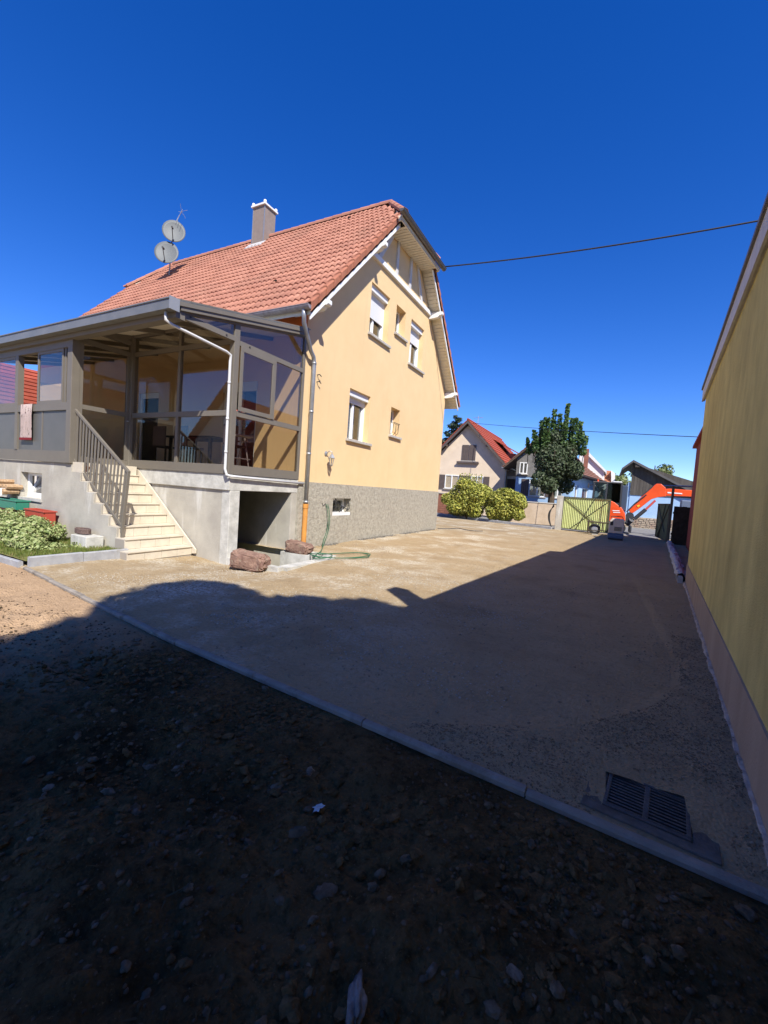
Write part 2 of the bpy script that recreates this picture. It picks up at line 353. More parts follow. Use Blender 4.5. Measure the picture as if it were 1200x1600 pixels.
# dug-over soil in front of the kerb
def soil_h(x, y):
    d = kerb_y(x)-y
    if d < 0.0: return -0.22
    lump = 0.060*fbm(x, y, 0.9, 5) + 0.045*fbm(x+9, y, 2.6, 5) + 0.034*abs(fbm(x, y+5, 7.5, 4)) + 0.016*fbm(x, y+5, 22, 3)
    base = -0.012 - 0.03*smooth(0.2, 1.2, d)
    return base + lump*smooth(0.02, 0.6, d)*(0.45+0.55*smooth(-7.5, -4.5, x)) - 0.01
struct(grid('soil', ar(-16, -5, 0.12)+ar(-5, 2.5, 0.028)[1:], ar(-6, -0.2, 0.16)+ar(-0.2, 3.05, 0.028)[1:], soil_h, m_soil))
struct(MB().box(-700, 700, -300, 1200, -0.6, -0.5).build('ground', m_field))
MB_r = MB().box(-80, 80, 24.6, 35.0, -0.3, -0.03); struct(MB_r.build('road', m_asph))
struct(MB().box(-60, 60, 35.0, 60, -0.3, 0.0).build('far_pavement', mat('pale_ground', (0.34, 0.31, 0.26), 0.95, 0, (0.28, 0.26, 0.2), 1)))
struct(MB().box(-60, -18, -40, 24.6, -0.3, -0.02).build('far_yard', m_sand))
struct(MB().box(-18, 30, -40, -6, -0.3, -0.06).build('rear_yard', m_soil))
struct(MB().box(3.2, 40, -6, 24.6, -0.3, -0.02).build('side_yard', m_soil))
# lawn strip beside the steps
LX0, LX1, LY0, LY1 = -16, -7.42, 3.0, 4.46
struct(grid('lawn', ar(-16, LX1, 0.08), ar(LY0, LY1, 0.08), lambda x, y: 0.085+0.012*fbm(x, y, 3), mat('turf', (0.10, 0.12, 0.03), 0.95, 0, (0.22, 0.19, 0.08), 7, 0.6, 40)))
def blades(n, xr, yr, z0, h, seed, lean=0.5, ok=None):
    rg = random.Random(seed); v = []; f = []
    for i in range(n):
        x = rg.uniform(*xr); y = rg.uniform(*yr)
        if ok and not ok(x, y): continue
        a = rg.uniform(0, 6.28); l = h*rg.uniform(0.4, 1.3); wd = 0.004+0.003*rg.random()
        dx, dy = math.cos(a)*wd, math.sin(a)*wd; b = rg.uniform(0, 6.28); t = l*lean*rg.random()
        z = z0(x, y) if callable(z0) else z0
        k = len(v); v += [(x-dx, y-dy, z), (x+dx, y+dy, z), (x+math.cos(b)*t, y+math.sin(b)*t, z+l)]; f.append((k, k+1, k+2))
    return v, f
def raw(name, v, f, m, smooth=False):
    me = bpy.data.meshes.new(name); me.from_pydata(v, [], f); me.materials.append(m)
    if smooth: me.shade_smooth()
    o = bpy.data.objects.new(name, me); COL.objects.link(o); return o
m_grass = leafmat('grass_blade', (0.10, 0.15, 0.025), (0.20, 0.22, 0.05), (0.34, 0.28, 0.12), 9)
v, f = blades(16000, (-11.5, LX1-0.02), (LY0+0.03, LY1-0.03), 0.085, 0.055, 3)
stuff(raw('grass', v, f, m_grass), 'short dry grass on the strip beside the concrete steps', 'grass')
m_straw = mat('dry_straw', (0.085, 0.065, 0.035), 0.9)
v, f = blades(900, (-1.6, 1.2), (0.4, 1.5), lambda x, y: soil_h(x, y)-0.005, 0.035, 5, 2.5, lambda x, y: fbm(x, y, 1.5) > 0.1)
stuff(raw('dry_stalks', v, f, m_straw), 'dry grass stalks lying on the dark soil', 'dry grass')

# ---------------- kerbs
def kerb_stones(line, z0, z1, wd, label_t, group, step=1.0, mtl=m_kerb, off=0.0, jitter=0.004):
    pts = [Vector((a, b, 0)) for a, b in line]; ls = [0]
    for a, b in zip(pts, pts[1:]): ls.append(ls[-1]+(b-a).length)
    def P(s):
        s = max(0, min(ls[-1], s))
        for i in range(len(pts)-1):
            if s <= ls[i+1]+1e-6: return pts[i].lerp(pts[i+1], (s-ls[i])/(ls[i+1]-ls[i]))
        return pts[-1]
    n = max(1, round(ls[-1]/step)); st = ls[-1]/n; out = []
    root = thing('kerb', label_t, 'kerb', tuple(P(0)))
    rg = random.Random(n)
    for i in range(n):
        a, b = P(i*st+0.004), P((i+1)*st-0.004); d = (b-a).normalized(); nn = Vector((-d.y, d.x, 0)); j = rg.uniform(-jitter, jitter); t = rg.uniform(-jitter, jitter)
        m_ = MB(); c = 0.012
        prof = [(-wd/2, z0), (wd/2, z0), (wd/2, z1-c), (wd/2-c, z1), (-wd/2+c, z1), (-wd/2, z1-c)]
        vs = [a+nn*(u+j)+Vector((0, 0, z+j)) for u, z in prof]+[b+nn*(u+t)+Vector((0, 0, z+t)) for u, z in prof]
        k = 6; m_.add(vs, [tuple(range(k))[::-1], tuple(range(k, 2*k))]+[(q, (q+1) % k, k+(q+1) % k, k+q) for q in range(k)])
        m_.build('kerb_stone', mtl, root)
    return root
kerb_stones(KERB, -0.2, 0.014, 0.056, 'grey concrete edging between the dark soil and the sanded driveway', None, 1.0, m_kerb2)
kerb_stones([(-7.38, 3.02), (-7.36, 4.45)], -0.15, 0.145, 0.07, 'upright kerb between the grass strip and driveway, ending at the steps', None, 0.75)
kerb_stones([(-10.4, 27.2), (-8.2, 26.0), (-6.2, 25.0), (-4.2, 24.2), (-2.45, 23.5)], -0.1, 0.13, 0.12, 'low light grey kerb along the foot of the yellow-green bushes', None)
kerb_stones([(2.42, 21.4), (1.9, 15.6), (1.44, 10.4)], -0.1, 0.14, 0.09, 'kerb under crumpled white membrane running towards the open gate', None)
kerb_stones([(-16, 2.98), (-7.5, 2.98)], -0.15, 0.075, 0.06, 'edging between the grass strip and the pale bare earth', None)
# crumpled membrane over the side kerb
v = []; f = []; n = 46
rg = random.Random(4)
for i in range(n):
    t = i/(n-1); x = 1.47+(2.40-1.47)*t; y = 10.6+(21.2-10.6)*t
    for k, (u, z) in enumerate([(-0.08, 0.05), (-0.055, 0.15), (0.0, 0.165), (0.055, 0.155), (0.10, 0.05), (0.17, 0.02)]):
        v.append((x+u+rg.uniform(-0.022, 0.022), y+rg.uniform(-0.05, 0.05), z+rg.uniform(0.0, 0.035)))
    if i:
        for k in range(5): a = (i-1)*6+k; f.append((a, a+1, a+7, a+6))
o = raw('membrane', v, f, mat('white_membrane', (0.55, 0.52, 0.48), 0.6, 0, (0.3, 0.28, 0.26), 9)); tag(o, 'crumpled white membrane lying over the kerb by the open gate', 'membrane')

# ---------------- stones
def ico(seed, sub=2, flat=0.7, rough=0.16, stretch=1.0):
    b = bmesh.new(); bmesh.ops.create_icosphere(b, subdivisions=sub, radius=1)
    for p in b.verts:
        c = p.co.copy(); k = 1+rough*mn.noise(c*1.4+Vector((seed*3.7, 0, 0)))+rough*0.5*mn.noise(c*3+Vector((seed, 2, 0)))
        p.co = Vector((c.x*k*stretch, c.y*k, c.z*k*flat))
    me = bpy.data.meshes.new('stone'); b.to_mesh(me); b.free(); me.shade_smooth(); return me
peb_meshes = [ico(i, 3, 0.5+0.1*(i % 4), 0.45, 0.9+0.2*(i % 4)) for i in range(9)]
for m_ in peb_meshes: m_.materials.append(m_pebble)
def put(me, name, x, y, s, rz, hf, sink=0.25, m=None, tilt=0.25, sc=(1, 1, 1)):
    o = bpy.data.objects.new(name, me); COL.objects.link(o)
    o.location = (x, y, hf(x, y)+s*(0.55-sink)*sc[2]); o.scale = (s*sc[0], s*sc[1], s*sc[2]); o.rotation_euler = (random.uniform(-tilt, tilt), random.uniform(-tilt, tilt), rz); return o
named = [(-1.35, 1.61, 0.032, 'large rounded pebble in the soil, the biggest of the pebbles left of the paper scrap', 1, 1.2, 0.9),
 (-1.78, 1.15, 0.026, 'rounded grey cobble in the dark soil, lowest of the larger ones towards the bottom left', 2, 1.1, 0.8),
 (-0.82, 1.31, 0.037, 'flat brown slab of stone lying in the middle of the dark soil', 0, 1.3, 0.5),
 (-1.10, 1.47, 0.034, 'dark flat clod-like stone left of the paper scrap', 3, 1.3, 0.5),
 (0.60, 2.04, 0.035, 'smooth rounded stone against the edging near its right end', 4, 1.0, 1.0),
 (-3.62, 2.30, 0.034, 'pale brown stone beside the edging at the rim of the shade', 5, 1.2, 0.7)]
for x, y, s, lb, k, sx, sz in named:
    tag(put(peb_meshes[k], 'stone', x, y, s, k*1.3, soil_h, sc=(sx, 1, sz)), lb, 'stone')
me = ico(31, 4, 0.6, 0.55, 1.0); me.materials.append(m_pale)
o = put(me, 'stone', -0.54, 1.07, 0.047, 2.03, soil_h, 0.1, sc=(1.5, 0.55, 1)); tag(o, 'pale knobbly elongated flint standing out at the bottom of the picture', 'stone')
rg = random.Random(12); cnt = 0; spots = [(x, y, s) for x, y, s, *_ in named]+[(-0.56, 1.02, .09)]
while cnt < 280:
    x = rg.uniform(-4.3, 1.0); y = rg.uniform(0.75, 2.35)
    if y > kerb_y(x)-0.07: continue
    d = fbm(x+3, y, 0.8, 2)
    if rg.random() > 0.35+0.9*d: continue
    s = 0.007+0.015*rg.random()**2.4
    if any(math.hypot(x-a, y-b) < s+c+0.01 for a, b, c in spots): continue
    spots.append((x, y, s)); cnt += 1
    o = put(rg.choice(peb_meshes), 'pebble', x, y, s, rg.uniform(0, 6.28), soil_h, rg.uniform(0.05, 0.4), sc=(rg.uniform(0.8, 1.4), 1, rg.uniform(0.6, 1.1)))
    tag(o, 'small rounded pebble half sunk in the shaded dark soil', 'pebble', 'pebbles strewn over the dark soil')
def gravel(n, fn, hf, s0, s1, seed, m, name, label, cat, rough=0.18, sm=True):
    rg = np.random.default_rng(seed); b = bmesh.new(); bmesh.ops.create_icosphere(b, subdivisions=1, radius=1)
    bv = np.array([p.co[:] for p in b.verts]); bf = np.array([[q.index for q in p.verts] for p in b.faces]); b.free()
    V = []; F = []; k = 0; tries = 0
    while k < n and tries < n*20:
        tries += 1
        p = fn(rg)
        if p is None: continue
        x, y = p; s = s0+(s1-s0)*rg.random()**3
        sc = s*np.array([rg.uniform(0.7, 1.5), rg.uniform(0.7, 1.2), rg.uniform(0.4, 0.9)])
        a = rg.uniform(0, 6.28); c, sn = math.cos(a), math.sin(a)
        q = bv*(1+rg.uniform(-rough, rough, (len(bv), 1)))*sc; q = np.stack([q[:, 0]*c-q[:, 1]*sn, q[:, 0]*sn+q[:, 1]*c, q[:, 2]], 1)
        q += np.array([x, y, hf(x, y)+s*0.15]); V.append(q); F.append(bf+k*len(bv)); k += 1
    V = np.concatenate(V); F = np.concatenate(F)
    return stuff(raw(name, V.tolist(), F.tolist(), m, sm), label, cat)
m_clod = mat('soil_clod', (0.17, 0.110, 0.052), 0.95, 0, (0.065, 0.042, 0.020), 14, 0.8, 60)
def f0(rg):
    x = rg.uniform(-3.7, 1.6); y = rg.uniform(0.3, 2.9)
    if y > kerb_y(x)-0.09 or rg.random() > 0.3+1.2*fbm(x+4, y, 1.3, 3): return None
    return x, y
gravel(4500, f0, soil_h, 0.005, 0.026, 9, m_clod, 'clods', 'loose clods of dark earth on the dug soil', 'soil clods', 0.38, False)
def f1(rg):
    x = rg.uniform(-7.2, 1.6); y = rg.uniform(0.3, 2.9)
    if y > kerb_y(x)-0.05 or rg.random() > 0.25+1.0*fbm(x, y, 0.9, 3)+(0.4 if x > -3 else 0): return None
    return x, y
gravel(12000, f1, soil_h, 0.0025, 0.013, 1, m_gravel, 'gravel', 'fine gravel and clods scattered through the dark soil', 'gravel')
def f2(rg):
    x = rg.uniform(-1.0, 1.4); y = rg.uniform(2.25, 6)
    if x > wall_x(y)-0.02: return None
    e = math.hypot(x+1.9, y-5.0)-2.62 if y < 5 else x+1.9-2.62
    if e < 0.02 or rg.random() > 0.5+0.8*fbm(x, y, 2.0, 3): return None
    if 0.08 < x < 0.62 and y < 2.72: return None
    return x, y
m_wgrav = mat('wall_gravel', (0.30, 0.22, 0.14), 0.9, 0, (0.17, 0.125, 0.08), 30)
gravel(7000, f2, dh, 0.0025, 0.008, 2, m_wgrav, 'gravel', 'loose gravel beside the foot of the olive wall', 'gravel')
m_lgrav = mat('light_gravel', (0.50, 0.45, 0.37), 0.9, 0, (0.30, 0.26, 0.2), 30)
def f3(rg):
    x = rg.uniform(-7.2, -0.5); y = rg.uniform(3.0, 7.6)
    if y < 7.4 and x < -6.25 and y > 5.5: return None
    if PIT_X0 < x < PIT_X1 and PIT_Y0 < y < PIT_Y1: return None
    if rg.random() > 0.15+1.3*fbm(x, y, 0.8, 3): return None
    return x, y
gravel(7000, f3, dh, 0.004, 0.011, 3, m_lgrav, 'gravel', 'pale chippings spread over the driveway near the concrete steps', 'gravel')

def f4(rg):
    y = rg.uniform(7.9, 16.4); return (-6.16+abs(rg.normal())*0.06, y) if rg.random() < 0.5+0.9*fbm(y, 1.0, 1.5, 3) else None
gravel(1500, f4, dh, 0.008, 0.035, 7, mat('grey_rubble', (0.22, 0.20, 0.165), 0.95, 0, (0.10, 0.09, 0.075), 12, 0.8, 60), 'rubble', 'broken grey rubble along the foot of the roughcast wall', 'rubble')
m_mixg = mat('sandy_stone', (0.36, 0.28, 0.19), 0.95, 0, (0.20, 0.155, 0.105), 40)
def f5(rg):
    x = rg.uniform(-6.0, 1.4); y = rg.uniform(2.35, 10)
    if x > wall_x(y)-0.05 or (PIT_X0 < x < PIT_X1 and PIT_Y0 < y < PIT_Y1) or (0.05 < x < 0.62 and y < 2.75): return None
    return (x, y) if rg.random() < 0.12+1.1*max(0, fbm(x+7, y, 0.7, 4)) else None
gravel(9000, f5, dh, 0.0025, 0.012, 17, m_mixg, 'gravel', 'sandy grit and small stones strewn over the driveway', 'gravel')
# scrap of paper and plastic on the soil
pz = soil_h(-1.09, 1.62)+0.012
pv = []; rgp = random.Random(3)
for jj in range(5):
    for ii in range(5): pv.append((-1.115+0.011*ii+rgp.uniform(-.006, .006), 1.585+0.016*jj+rgp.uniform(-.006, .006), pz+rgp.uniform(0, 0.022)+0.004*ii))
o = raw('paper_scrap', pv, [(jj*5+ii, jj*5+ii+1, jj*5+ii+6, jj*5+ii+5) for jj in range(4) for ii in range(4) if (ii, jj) not in ((0, 0), (3, 3), (0, 3))], mat('scrap_white', (0.55, 0.55, 0.55), 0.9))
tag(o, 'small white crumpled scrap of paper on the dark soil', 'litter')

# ---------------- drain grate near the wall
g = thing('drain_grate', 'cast iron drain grate in a concrete frame beside the edging', 'drain', (0.36, 2.44, 0))
ax = Vector((0.985, -0.115, 0)).normalized(); ay = Vector((0.115, 0.985, 0)).normalized(); gc = Vector((0.305, 2.485, 0))
def gb(mb, u0, u1, v0, v1, z0, z1):
    vs = [gc+ax*u+ay*v_+Vector((0, 0, z)) for z in (z0, z1) for u, v_ in ((u0, v0), (u1, v0), (u1, v1), (u0, v1))]
    mb.add(vs, [(3,2,1,0),(4,5,6,7),(0,1,5,4),(1,2,6,5),(2,3,7,6),(3,0,4,7)])
W_, H_ = 0.185, 0.165
mb = MB(); gb(mb, -W_-0.085, W_+0.10, H_, H_+0.045, -0.1, 0.014); gb(mb, -W_-0.085, W_+0.10, -H_-0.055, -H_, -0.1, 0.014)
gb(mb, -W_-0.085, -W_, -H_, H_, -0.1, 0.012); gb(mb, W_, W_+0.10, -H_, H_, -0.1, 0.012)
mb.build('surround', mat('dark_concrete', (0.11, 0.095, 0.08), 0.9, 0, (0.17, 0.15, 0.13), 14, 0.5, 60), g, bevel=0.004)  # dark grey-brown concrete around the grate
mb = MB(); gb(mb, -W_, W_, -H_, H_, -0.3, -0.12); mb.build('sump', m_dark, g)
mb = MB(); gb(mb, -W_+0.003, W_-0.003, H_-0.022, H_-0.002, -0.03, 0.018); gb(mb, -W_+0.003, W_-0.003, -H_+0.002, -H_+0.022, -0.03, 0.018)
gb(mb, -W_+0.003, -W_+0.022, -H_+0.022, H_-0.022, -0.03, 0.018); gb(mb, W_-0.022, W_-0.003, -H_+0.022, H_-0.022, -0.03, 0.018)
gb(mb, -0.012, 0.012, -H_+0.022, H_-0.022, -0.03, 0.017); mb.build('grate_frame', m_iron, g, bevel=0.003)
for s_ in (-1, 1):
    for i in range(11):
        mb = MB(); v0 = -H_+0.028+i*0.0262
        u0_, u1_ = (0.012, W_-0.022) if s_ > 0 else (-W_+0.022, -0.012)
        gb(mb, u0_, u1_, v0, v0+0.0115, -0.02, 0.0145); mb.build('grate_bar', m_iron, g)

# ================================================================== YELLOW HOUSE
GX, HY0, HY1, HXL = -6.2, 7.55, 16.45, -18.0
YM, ZR, SL = 12.05, 10.5, 1.067
house = thing('house', 'yellow rendered house with clay tiled half-hipped roof and roughcast grey base', 'house', (-12, 12, 0))
def roofz(y): return ZR - SL*abs(y-YM)
# basement walls
mb = MB()
cel = [(8.92, 0.72), (9.78, 0.72), (9.78, 1.17), (8.92, 1.17)]
wall_holes(mb, [(HY0, -0.3), (HY1, -0.3), (HY1, 1.535), (HY0, 1.535)], [cel], lambda p, d: Vector((GX+0.03-d, p[0], p[1])), 0.38)
mb.build('plinth', m_rough, house)
mb = MB().box(HXL, GX-0.35, HY0, HY0+0.3, -0.6, 1.53); mb.box(HXL, GX-0.35, HY1-0.3, HY1, -0.3, 1.53); mb.box(HXL, HXL+0.3, HY0+0.3, HY1-0.3, -0.3, 1.53)
mb.build('basement_wall', m_conc, house)
# gable wall with window openings
WIN = [  # y0, y1, z0, z1
 ('low_big', 9.42, 10.50, 2.76, 4.07), ('low_small', 11.80, 12.43, 3.20, 4.06),
 ('up_left', 10.17, 11.25, 5.76, 7.12), ('up_mid', 11.70, 12.36, 6.30, 7.14), ('up_right', 12.80, 13.88, 5.70, 7.13)]
def top(y): return min(roofz(y)-0.34, 9.0)
ya = YM-(ZR-0.34-9.0)/SL; yb = 2*YM-ya
outer = [(HY0, 1.535), (HY1, 1.535), (HY1, top(HY1)), (yb, 9.0), (ya, 9.0), (HY0, top(HY0))]
mb = MB(); wall_holes(mb, outer, [[(a, c), (b, c), (b, d), (a, d)] for _, a, b, c, d in WIN], lambda p, d: Vector((GX-d, p[0], p[1])), 0.34)
mb.build('gable_wall', m_yellow, house)
mb = MB(); wall_holes(mb, [(HXL, 1.53), (GX-0.345, 1.53), (GX-0.345, 4.95), (HXL, 4.95)], [[(-8.75, 1.62), (-7.6, 1.62), (-7.6, 3.85), (-8.75, 3.85)], [(-12.2, 1.62), (-11.3, 1.62), (-11.3, 3.75), (-12.2, 3.75)]], lambda p, d: Vector((p[0], HY0+d, p[1])), 0.3)
mb.build('front_wall', m_yellow, house)
box('orange_strip', m_orange, house, HXL, GX-0.003, HY0-0.035, HY0-0.002, 4.86, 5.36)  # orange strip along the top of the front wall
box('rear_wall', m_yellow, house, HXL, GX-0.35, HY1-0.3, HY1, 1.53, 5.4)
mb = MB().prism([(HXL, HY0+0.3, 1.53), (HXL, HY1-0.3, 1.53), (HXL, HY1-0.3, 5.6), (HXL, yb, 9.0), (HXL, ya, 9.0), (HXL, HY0+0.3, 5.6)], (0.3, 0, 0)); mb.build('end_wall', m_yellow, house)
# windows
def gable_window(a, b, c, d, shutter, kind):
    xw = GX-0.23
    fr = MB(); t = 0.055
    fr.box(xw-0.06, xw, a, b, c, c+t); fr.box(xw-0.06, xw, a, b, d-t, d); fr.box(xw-0.06, xw, a, a+t, c+t, d-t); fr.box(xw-0.06, xw, b-t, b, c+t, d-t)
    if kind: fr.box(xw-0.05, xw+0.012, (a+b)/2-0.04, (a+b)/2+0.04, c+t, d-t)
    for lo, hi in (((a+t, (a+b)/2-0.04), ((a+b)/2+0.04, b-t)) if kind else ((a+t, b-t),)):
        pass
    wf = fr.build('window', m_pvc, house, bevel=0.004)
    MB().box(xw-0.035, xw-0.03, a+t, b-t, c+t, d-t).build('pane', m_clear, wf)
    MB().box(xw-0.30, xw-0.29, a-0.02, b+0.02, c-0.02, d+0.02).build('curtain', mat('curtain', (0.35, 0.34, 0.31), 0.9, 0, (0.16, 0.15, 0.14), 6, streak=True), wf)
    if shutter:
        z = d-0.01
        mb = MB(); mb.box(xw+0.005, xw+0.16, a+0.002, b-0.002, d-0.16, d-0.001); mb.build('shutter_box', m_shut, wf)
        z = d-0.165; mb = MB()
        while z > d-0.16-shutter:
            mb.box(xw+0.03, xw+0.045, a+0.03, b-0.03, z-0.042, z); mb.box(xw+0.03, xw+0.038, a+0.03, b-0.03, z-0.05, z-0.042); z -= 0.05
        mb.build('shutter', m_shut, wf)
        MB().box(xw+0.001, xw+0.05, a+0.001, a+0.03, c+0.02, d-0.16).box(xw+0.001, xw+0.05, b-0.03, b-0.001, c+0.02, d-0.16).build('shutter_rail', m_pvc, wf)
    MB().box(xw+0.002, GX+0.075, a-0.07, b+0.14, c-0.075, c-0.002).build('sill', m_sill, wf, bevel=0.008)
    return wf
sh = {'low_big': 0.12, 'low_small': 0, 'up_left': 0.62, 'up_mid': 0, 'up_right': 0.45}
for n_, a, b, c, d in WIN: gable_window(a, b, c, d, sh[n_], b-a > 0.8)
# wrought bars in front of the small lower window and the cellar window
mb = MB()
for y in (11.92, 12.1, 12.28): mb.tube([(GX-0.02, y, 3.24), (GX+0.05, y, 3.3), (GX+0.06, y, 3.55), (GX-0.02, y, 3.6)], 0.009, 5)
mb.tube([(GX-0.02, 11.8, 3.6), (GX+0.05, 11.85, 3.6), (GX+0.05, 12.38, 3.6), (GX-0.02, 12.43, 3.6)], 0.010, 5); mb.build('window_guard', m_black, house)
wf = MB().box(GX-0.26, GX-0.2, 8.92, 9.78, 0.72, 0.79).box(GX-0.26, GX-0.2, 8.92, 9.78, 1.1, 1.17).box(GX-0.26, GX-0.2, 8.92, 8.98, 0.79, 1.1).box(GX-0.26, GX-0.2, 9.72, 9.78, 0.79, 1.1).build('cellar_window', m_pvc, house)
MB().box(GX-0.24, GX-0.235, 8.98, 9.72, 0.79, 1.1).build('pane', m_clear, wf)
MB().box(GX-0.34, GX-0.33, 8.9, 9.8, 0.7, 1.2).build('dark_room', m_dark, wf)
MB().box(GX-0.195, GX+0.02, 8.923, 9.777, 0.722, 0.80).build('sill', m_white, wf)
mb = MB()
for pts in ([(8.93, 0.80), (9.1, 1.16)], [(9.1, 1.16), (9.45, 0.82)], [(9.0, 1.1), (9.75, 0.85)], [(9.3, 0.8), (9.55, 1.14)], [(9.55, 0.78), (9.76, 1.1)], [(8.95, 0.95), (9.76, 0.98)]):
    (a, b), (c, d) = pts; mb.tube([(GX-0.03, a, b), (GX+0.07, (a+c)/2, (b+d)/2-0.03), (GX-0.03, c, d)], 0.009, 5)
mb.build('cellar_grille', m_black, house)
# half timbering
tw = 0.13
def timber(p, q, wd=tw, d=0.05):
    return MB().bar((GX+d/2-0.003, p[0], p[1]), (GX+d/2-0.003, q[0], q[1]), wd, d, (1, 0, 0)).build('timber', m_timb, house)
mb = MB().box(GX-0.01, GX+0.08, 9.88, 14.22, 7.74, 7.88); mb.build('tie_beam', m_white, house, bevel=0.006)
timber((10.42, 7.885), (11.22, 9.0)); timber((11.50, 7.885), (11.50, 9.0)); timber((12.44, 7.885), (12.44, 9.0)); timber((13.42, 7.885), (12.86, 9.0))
# roof: sloping deck, soffit, bargeboards
VX = -5.79; LXE = -18.35; EY = 7.12; HZ = 9.2
nrm_s = Vector((0, -math.sin(math.atan(SL)), math.cos(math.atan(SL)))); ang = math.atan(SL)
def slab_pts(sgn, drop):
    def P(x, y): return Vector((x, y, roofz(y)-drop))
    yh = YM-sgn*(ZR-HZ)/SL; ye = YM-sgn*(YM-EY)
    return [P(VX, ye), P(VX, yh), P(-6.85, YM), P(-17.35, YM), P(LXE, yh), P(LXE, ye)]
mb = MB(); mb.prism(slab_pts(1, 0.10), (0, 0, -0.13)); mb.prism(slab_pts(-1, 0.10), (0, 0, -0.13))
yh0, yh1 = YM-(ZR-HZ)/SL, YM+(ZR-HZ)/SL
for X0, X1 in ((VX+0.16, -6.85), (LXE-0.1, -17.35)):
    mb.prism([(X0, yh0-0.25, HZ-0.22), (X0, yh1+0.25, HZ-0.22), (X1, YM+0.001, ZR-0.1), (X1, YM-0.001, ZR-0.1)], (0, 0, -0.1))
roof = mb.build('roof', m_soffit, house)
# cream soffit boards under the verges (each board has its own joint)
def soffit(sgn, x0, x1):
    mb = MB(); s = 0.02; L_ = (YM-EY)/math.cos(ang)-0.06; Lh = (ZR-HZ)/math.sin(ang)
    while s < L_-Lh:
        e = min(s+0.105, L_-Lh)
        ys0, ys1 = [YM-sgn*(YM-EY)+sgn*q*math.cos(ang) for q in (s, e)]
        a0, a1 = roofz(ys0)-0.24, roofz(ys1)-0.24
        mb.prism([(x0, ys0, a0), (x0, ys1, a1), (x0, ys1, a1-0.014), (x0, ys0, a0-0.014)], (x1-x0, 0, 0)); s += 0.125
    mb.build('soffit', m_soffit, house)
soffit(1, GX+0.003, VX-0.035); soffit(-1, GX+0.003, VX-0.035)
mb = MB(); y = yh0+0.05
while y < yh1-0.1: mb.box(GX+0.003, VX+0.12, y, y+0.105, HZ-0.345, HZ-0.33); y += 0.125
mb.build('soffit', m_soffit, house)
def bargeboard(sgn, x, ynear):
    ye = YM-sgn*(YM-ynear); yh = YM-sgn*((ZR-HZ)/SL+0.02)
    MB().prism([(x, ye, roofz(ye)-0.10), (x, yh, roofz(yh)-0.10), (x, yh, roofz(yh)-0.35), (x, ye, roofz(ye)-0.35)], (-0.03, 0, 0)).build('bargeboard', m_white, house)
bargeboard(1, VX, EY+0.02); bargeboard(-1, VX, EY+0.02)
box('bargeboard', m_soffit, house, VX+0.12, VX+0.145, yh0-0.22, yh1+0.22, HZ-0.345, HZ-0.2); box('hip_closer', m_soffit, house, VX-0.03, VX+0.12, yh0-0.24, yh0-0.2, HZ-0.34, HZ-0.2); box('hip_closer', m_soffit, house, VX-0.03, VX+0.12, yh1+0.2, yh1+0.24, HZ-0.34, HZ-0.2)
# carved purlin ends
for y in (7.66, YM-2.0-0.1, YM+2.1+0.1, 16.42):
    z = roofz(y)-0.33
    MB().prism([(GX+0.002, y-0.07, z+0.02), (VX+0.09, y-0.07, z+0.02), (VX+0.09, y-0.07, z-0.07), (VX+0.05, y-0.07, z-0.10), (VX, y-0.07, z-0.09), (VX-0.06, y-0.07, z-0.15), (VX-0.14, y-0.07, z-0.17), (GX+0.002, y-0.07, z-0.19)], (0, 0.14, 0)).build('purlin_end', m_white, house, bevel=0.006)
# --- roof tiles
TP, TR = 0.335, 0.36
def tile_geo(w_, l_, tk=0.014, n=14):
    vs = []; fs = []
    for (yy, lift) in ((0, 0.030), (l_, -0.002)):
        for k in range(n+1):
            u = k/n; hump = 0.052*(0.5-0.5*math.cos(4*math.pi*u))**0.85
            vs.append((u*w_, yy, lift+hump))
    m = n+1
    for k in range(n): fs.append((k, k+1, m+k+1, m+k))
    base = len(vs); vs += [(p[0], p[1], p[2]-0.034) for p in vs[:m]]
    for k in range(n): fs.append((base+k, base+k+1, k+1, k))
    fs.append((0, m, base)); fs.append((n, base+n, m+n))
    return vs, fs
tv, tf = tile_geo(TP+0.004, 0.40)
tme = bpy.data.meshes.new('roof_tile'); tme.from_pydata(tv, [], tf); tme.materials.append(m_tile); tme.polygons.foreach_set('use_smooth', [True]*14+[False]*(len(tf)-14))
rotM = Matrix.Rotation(ang, 4, 'X'); ho = org(house)
tiles = []
cols = int((VX-LXE)/TP); rows = int(((YM-EY)/math.cos(ang))/TR)
y_start = EY-0.03
rgt = random.Random(2)
for r in range(rows+1):
    s = r*TR; y = y_start+s*math.cos(ang)
    if y > YM-0.05: continue
    z = roofz(y)-0.055
    for c in range(cols):
        x = VX-0.15-(c+1)*TP+0.0
        # stay inside the half hips
        yt = y+0.2
        xl_max = VX if yt < yh0 else VX-(VX+6.85)*(yt-yh0)/(YM-yh0)
        xl_min = LXE if yt < yh0 else LXE+(-17.35-LXE)*(yt-yh0)/(YM-yh0)
        if x+TP > xl_max+0.1 or x < xl_min-0.1: continue
        tiles.append(Vector((x+rgt.uniform(-.003, .003), y+rgt.uniform(-.004, .004), z+rgt.uniform(0, .004))))
tiles.sort(key=lambda p: (p-EYE).length)
skip = min(range(len(tiles)), key=lambda i: (tiles[i]-Vector((-8.0, 8.3, 6.3))).length)
for p in tiles[:300]:
    o = bpy.data.objects.new('roof_tile', tme); COL.objects.link(o); o.parent = roof; o.location = p-ho; o.rotation_euler = (ang+rgt.uniform(-.004, .004), rgt.uniform(-.006, .006), 0)
V = []; F = []
tva = np.array(tv); R3 = np.array(rotM.to_3x3())
for p in tiles[300:]:
    k = len(V)*len(tv); V.append(tva@R3.T+np.array(p-ho)); F += [tuple(i+k for i in q) for q in tf]
V = np.concatenate(V)
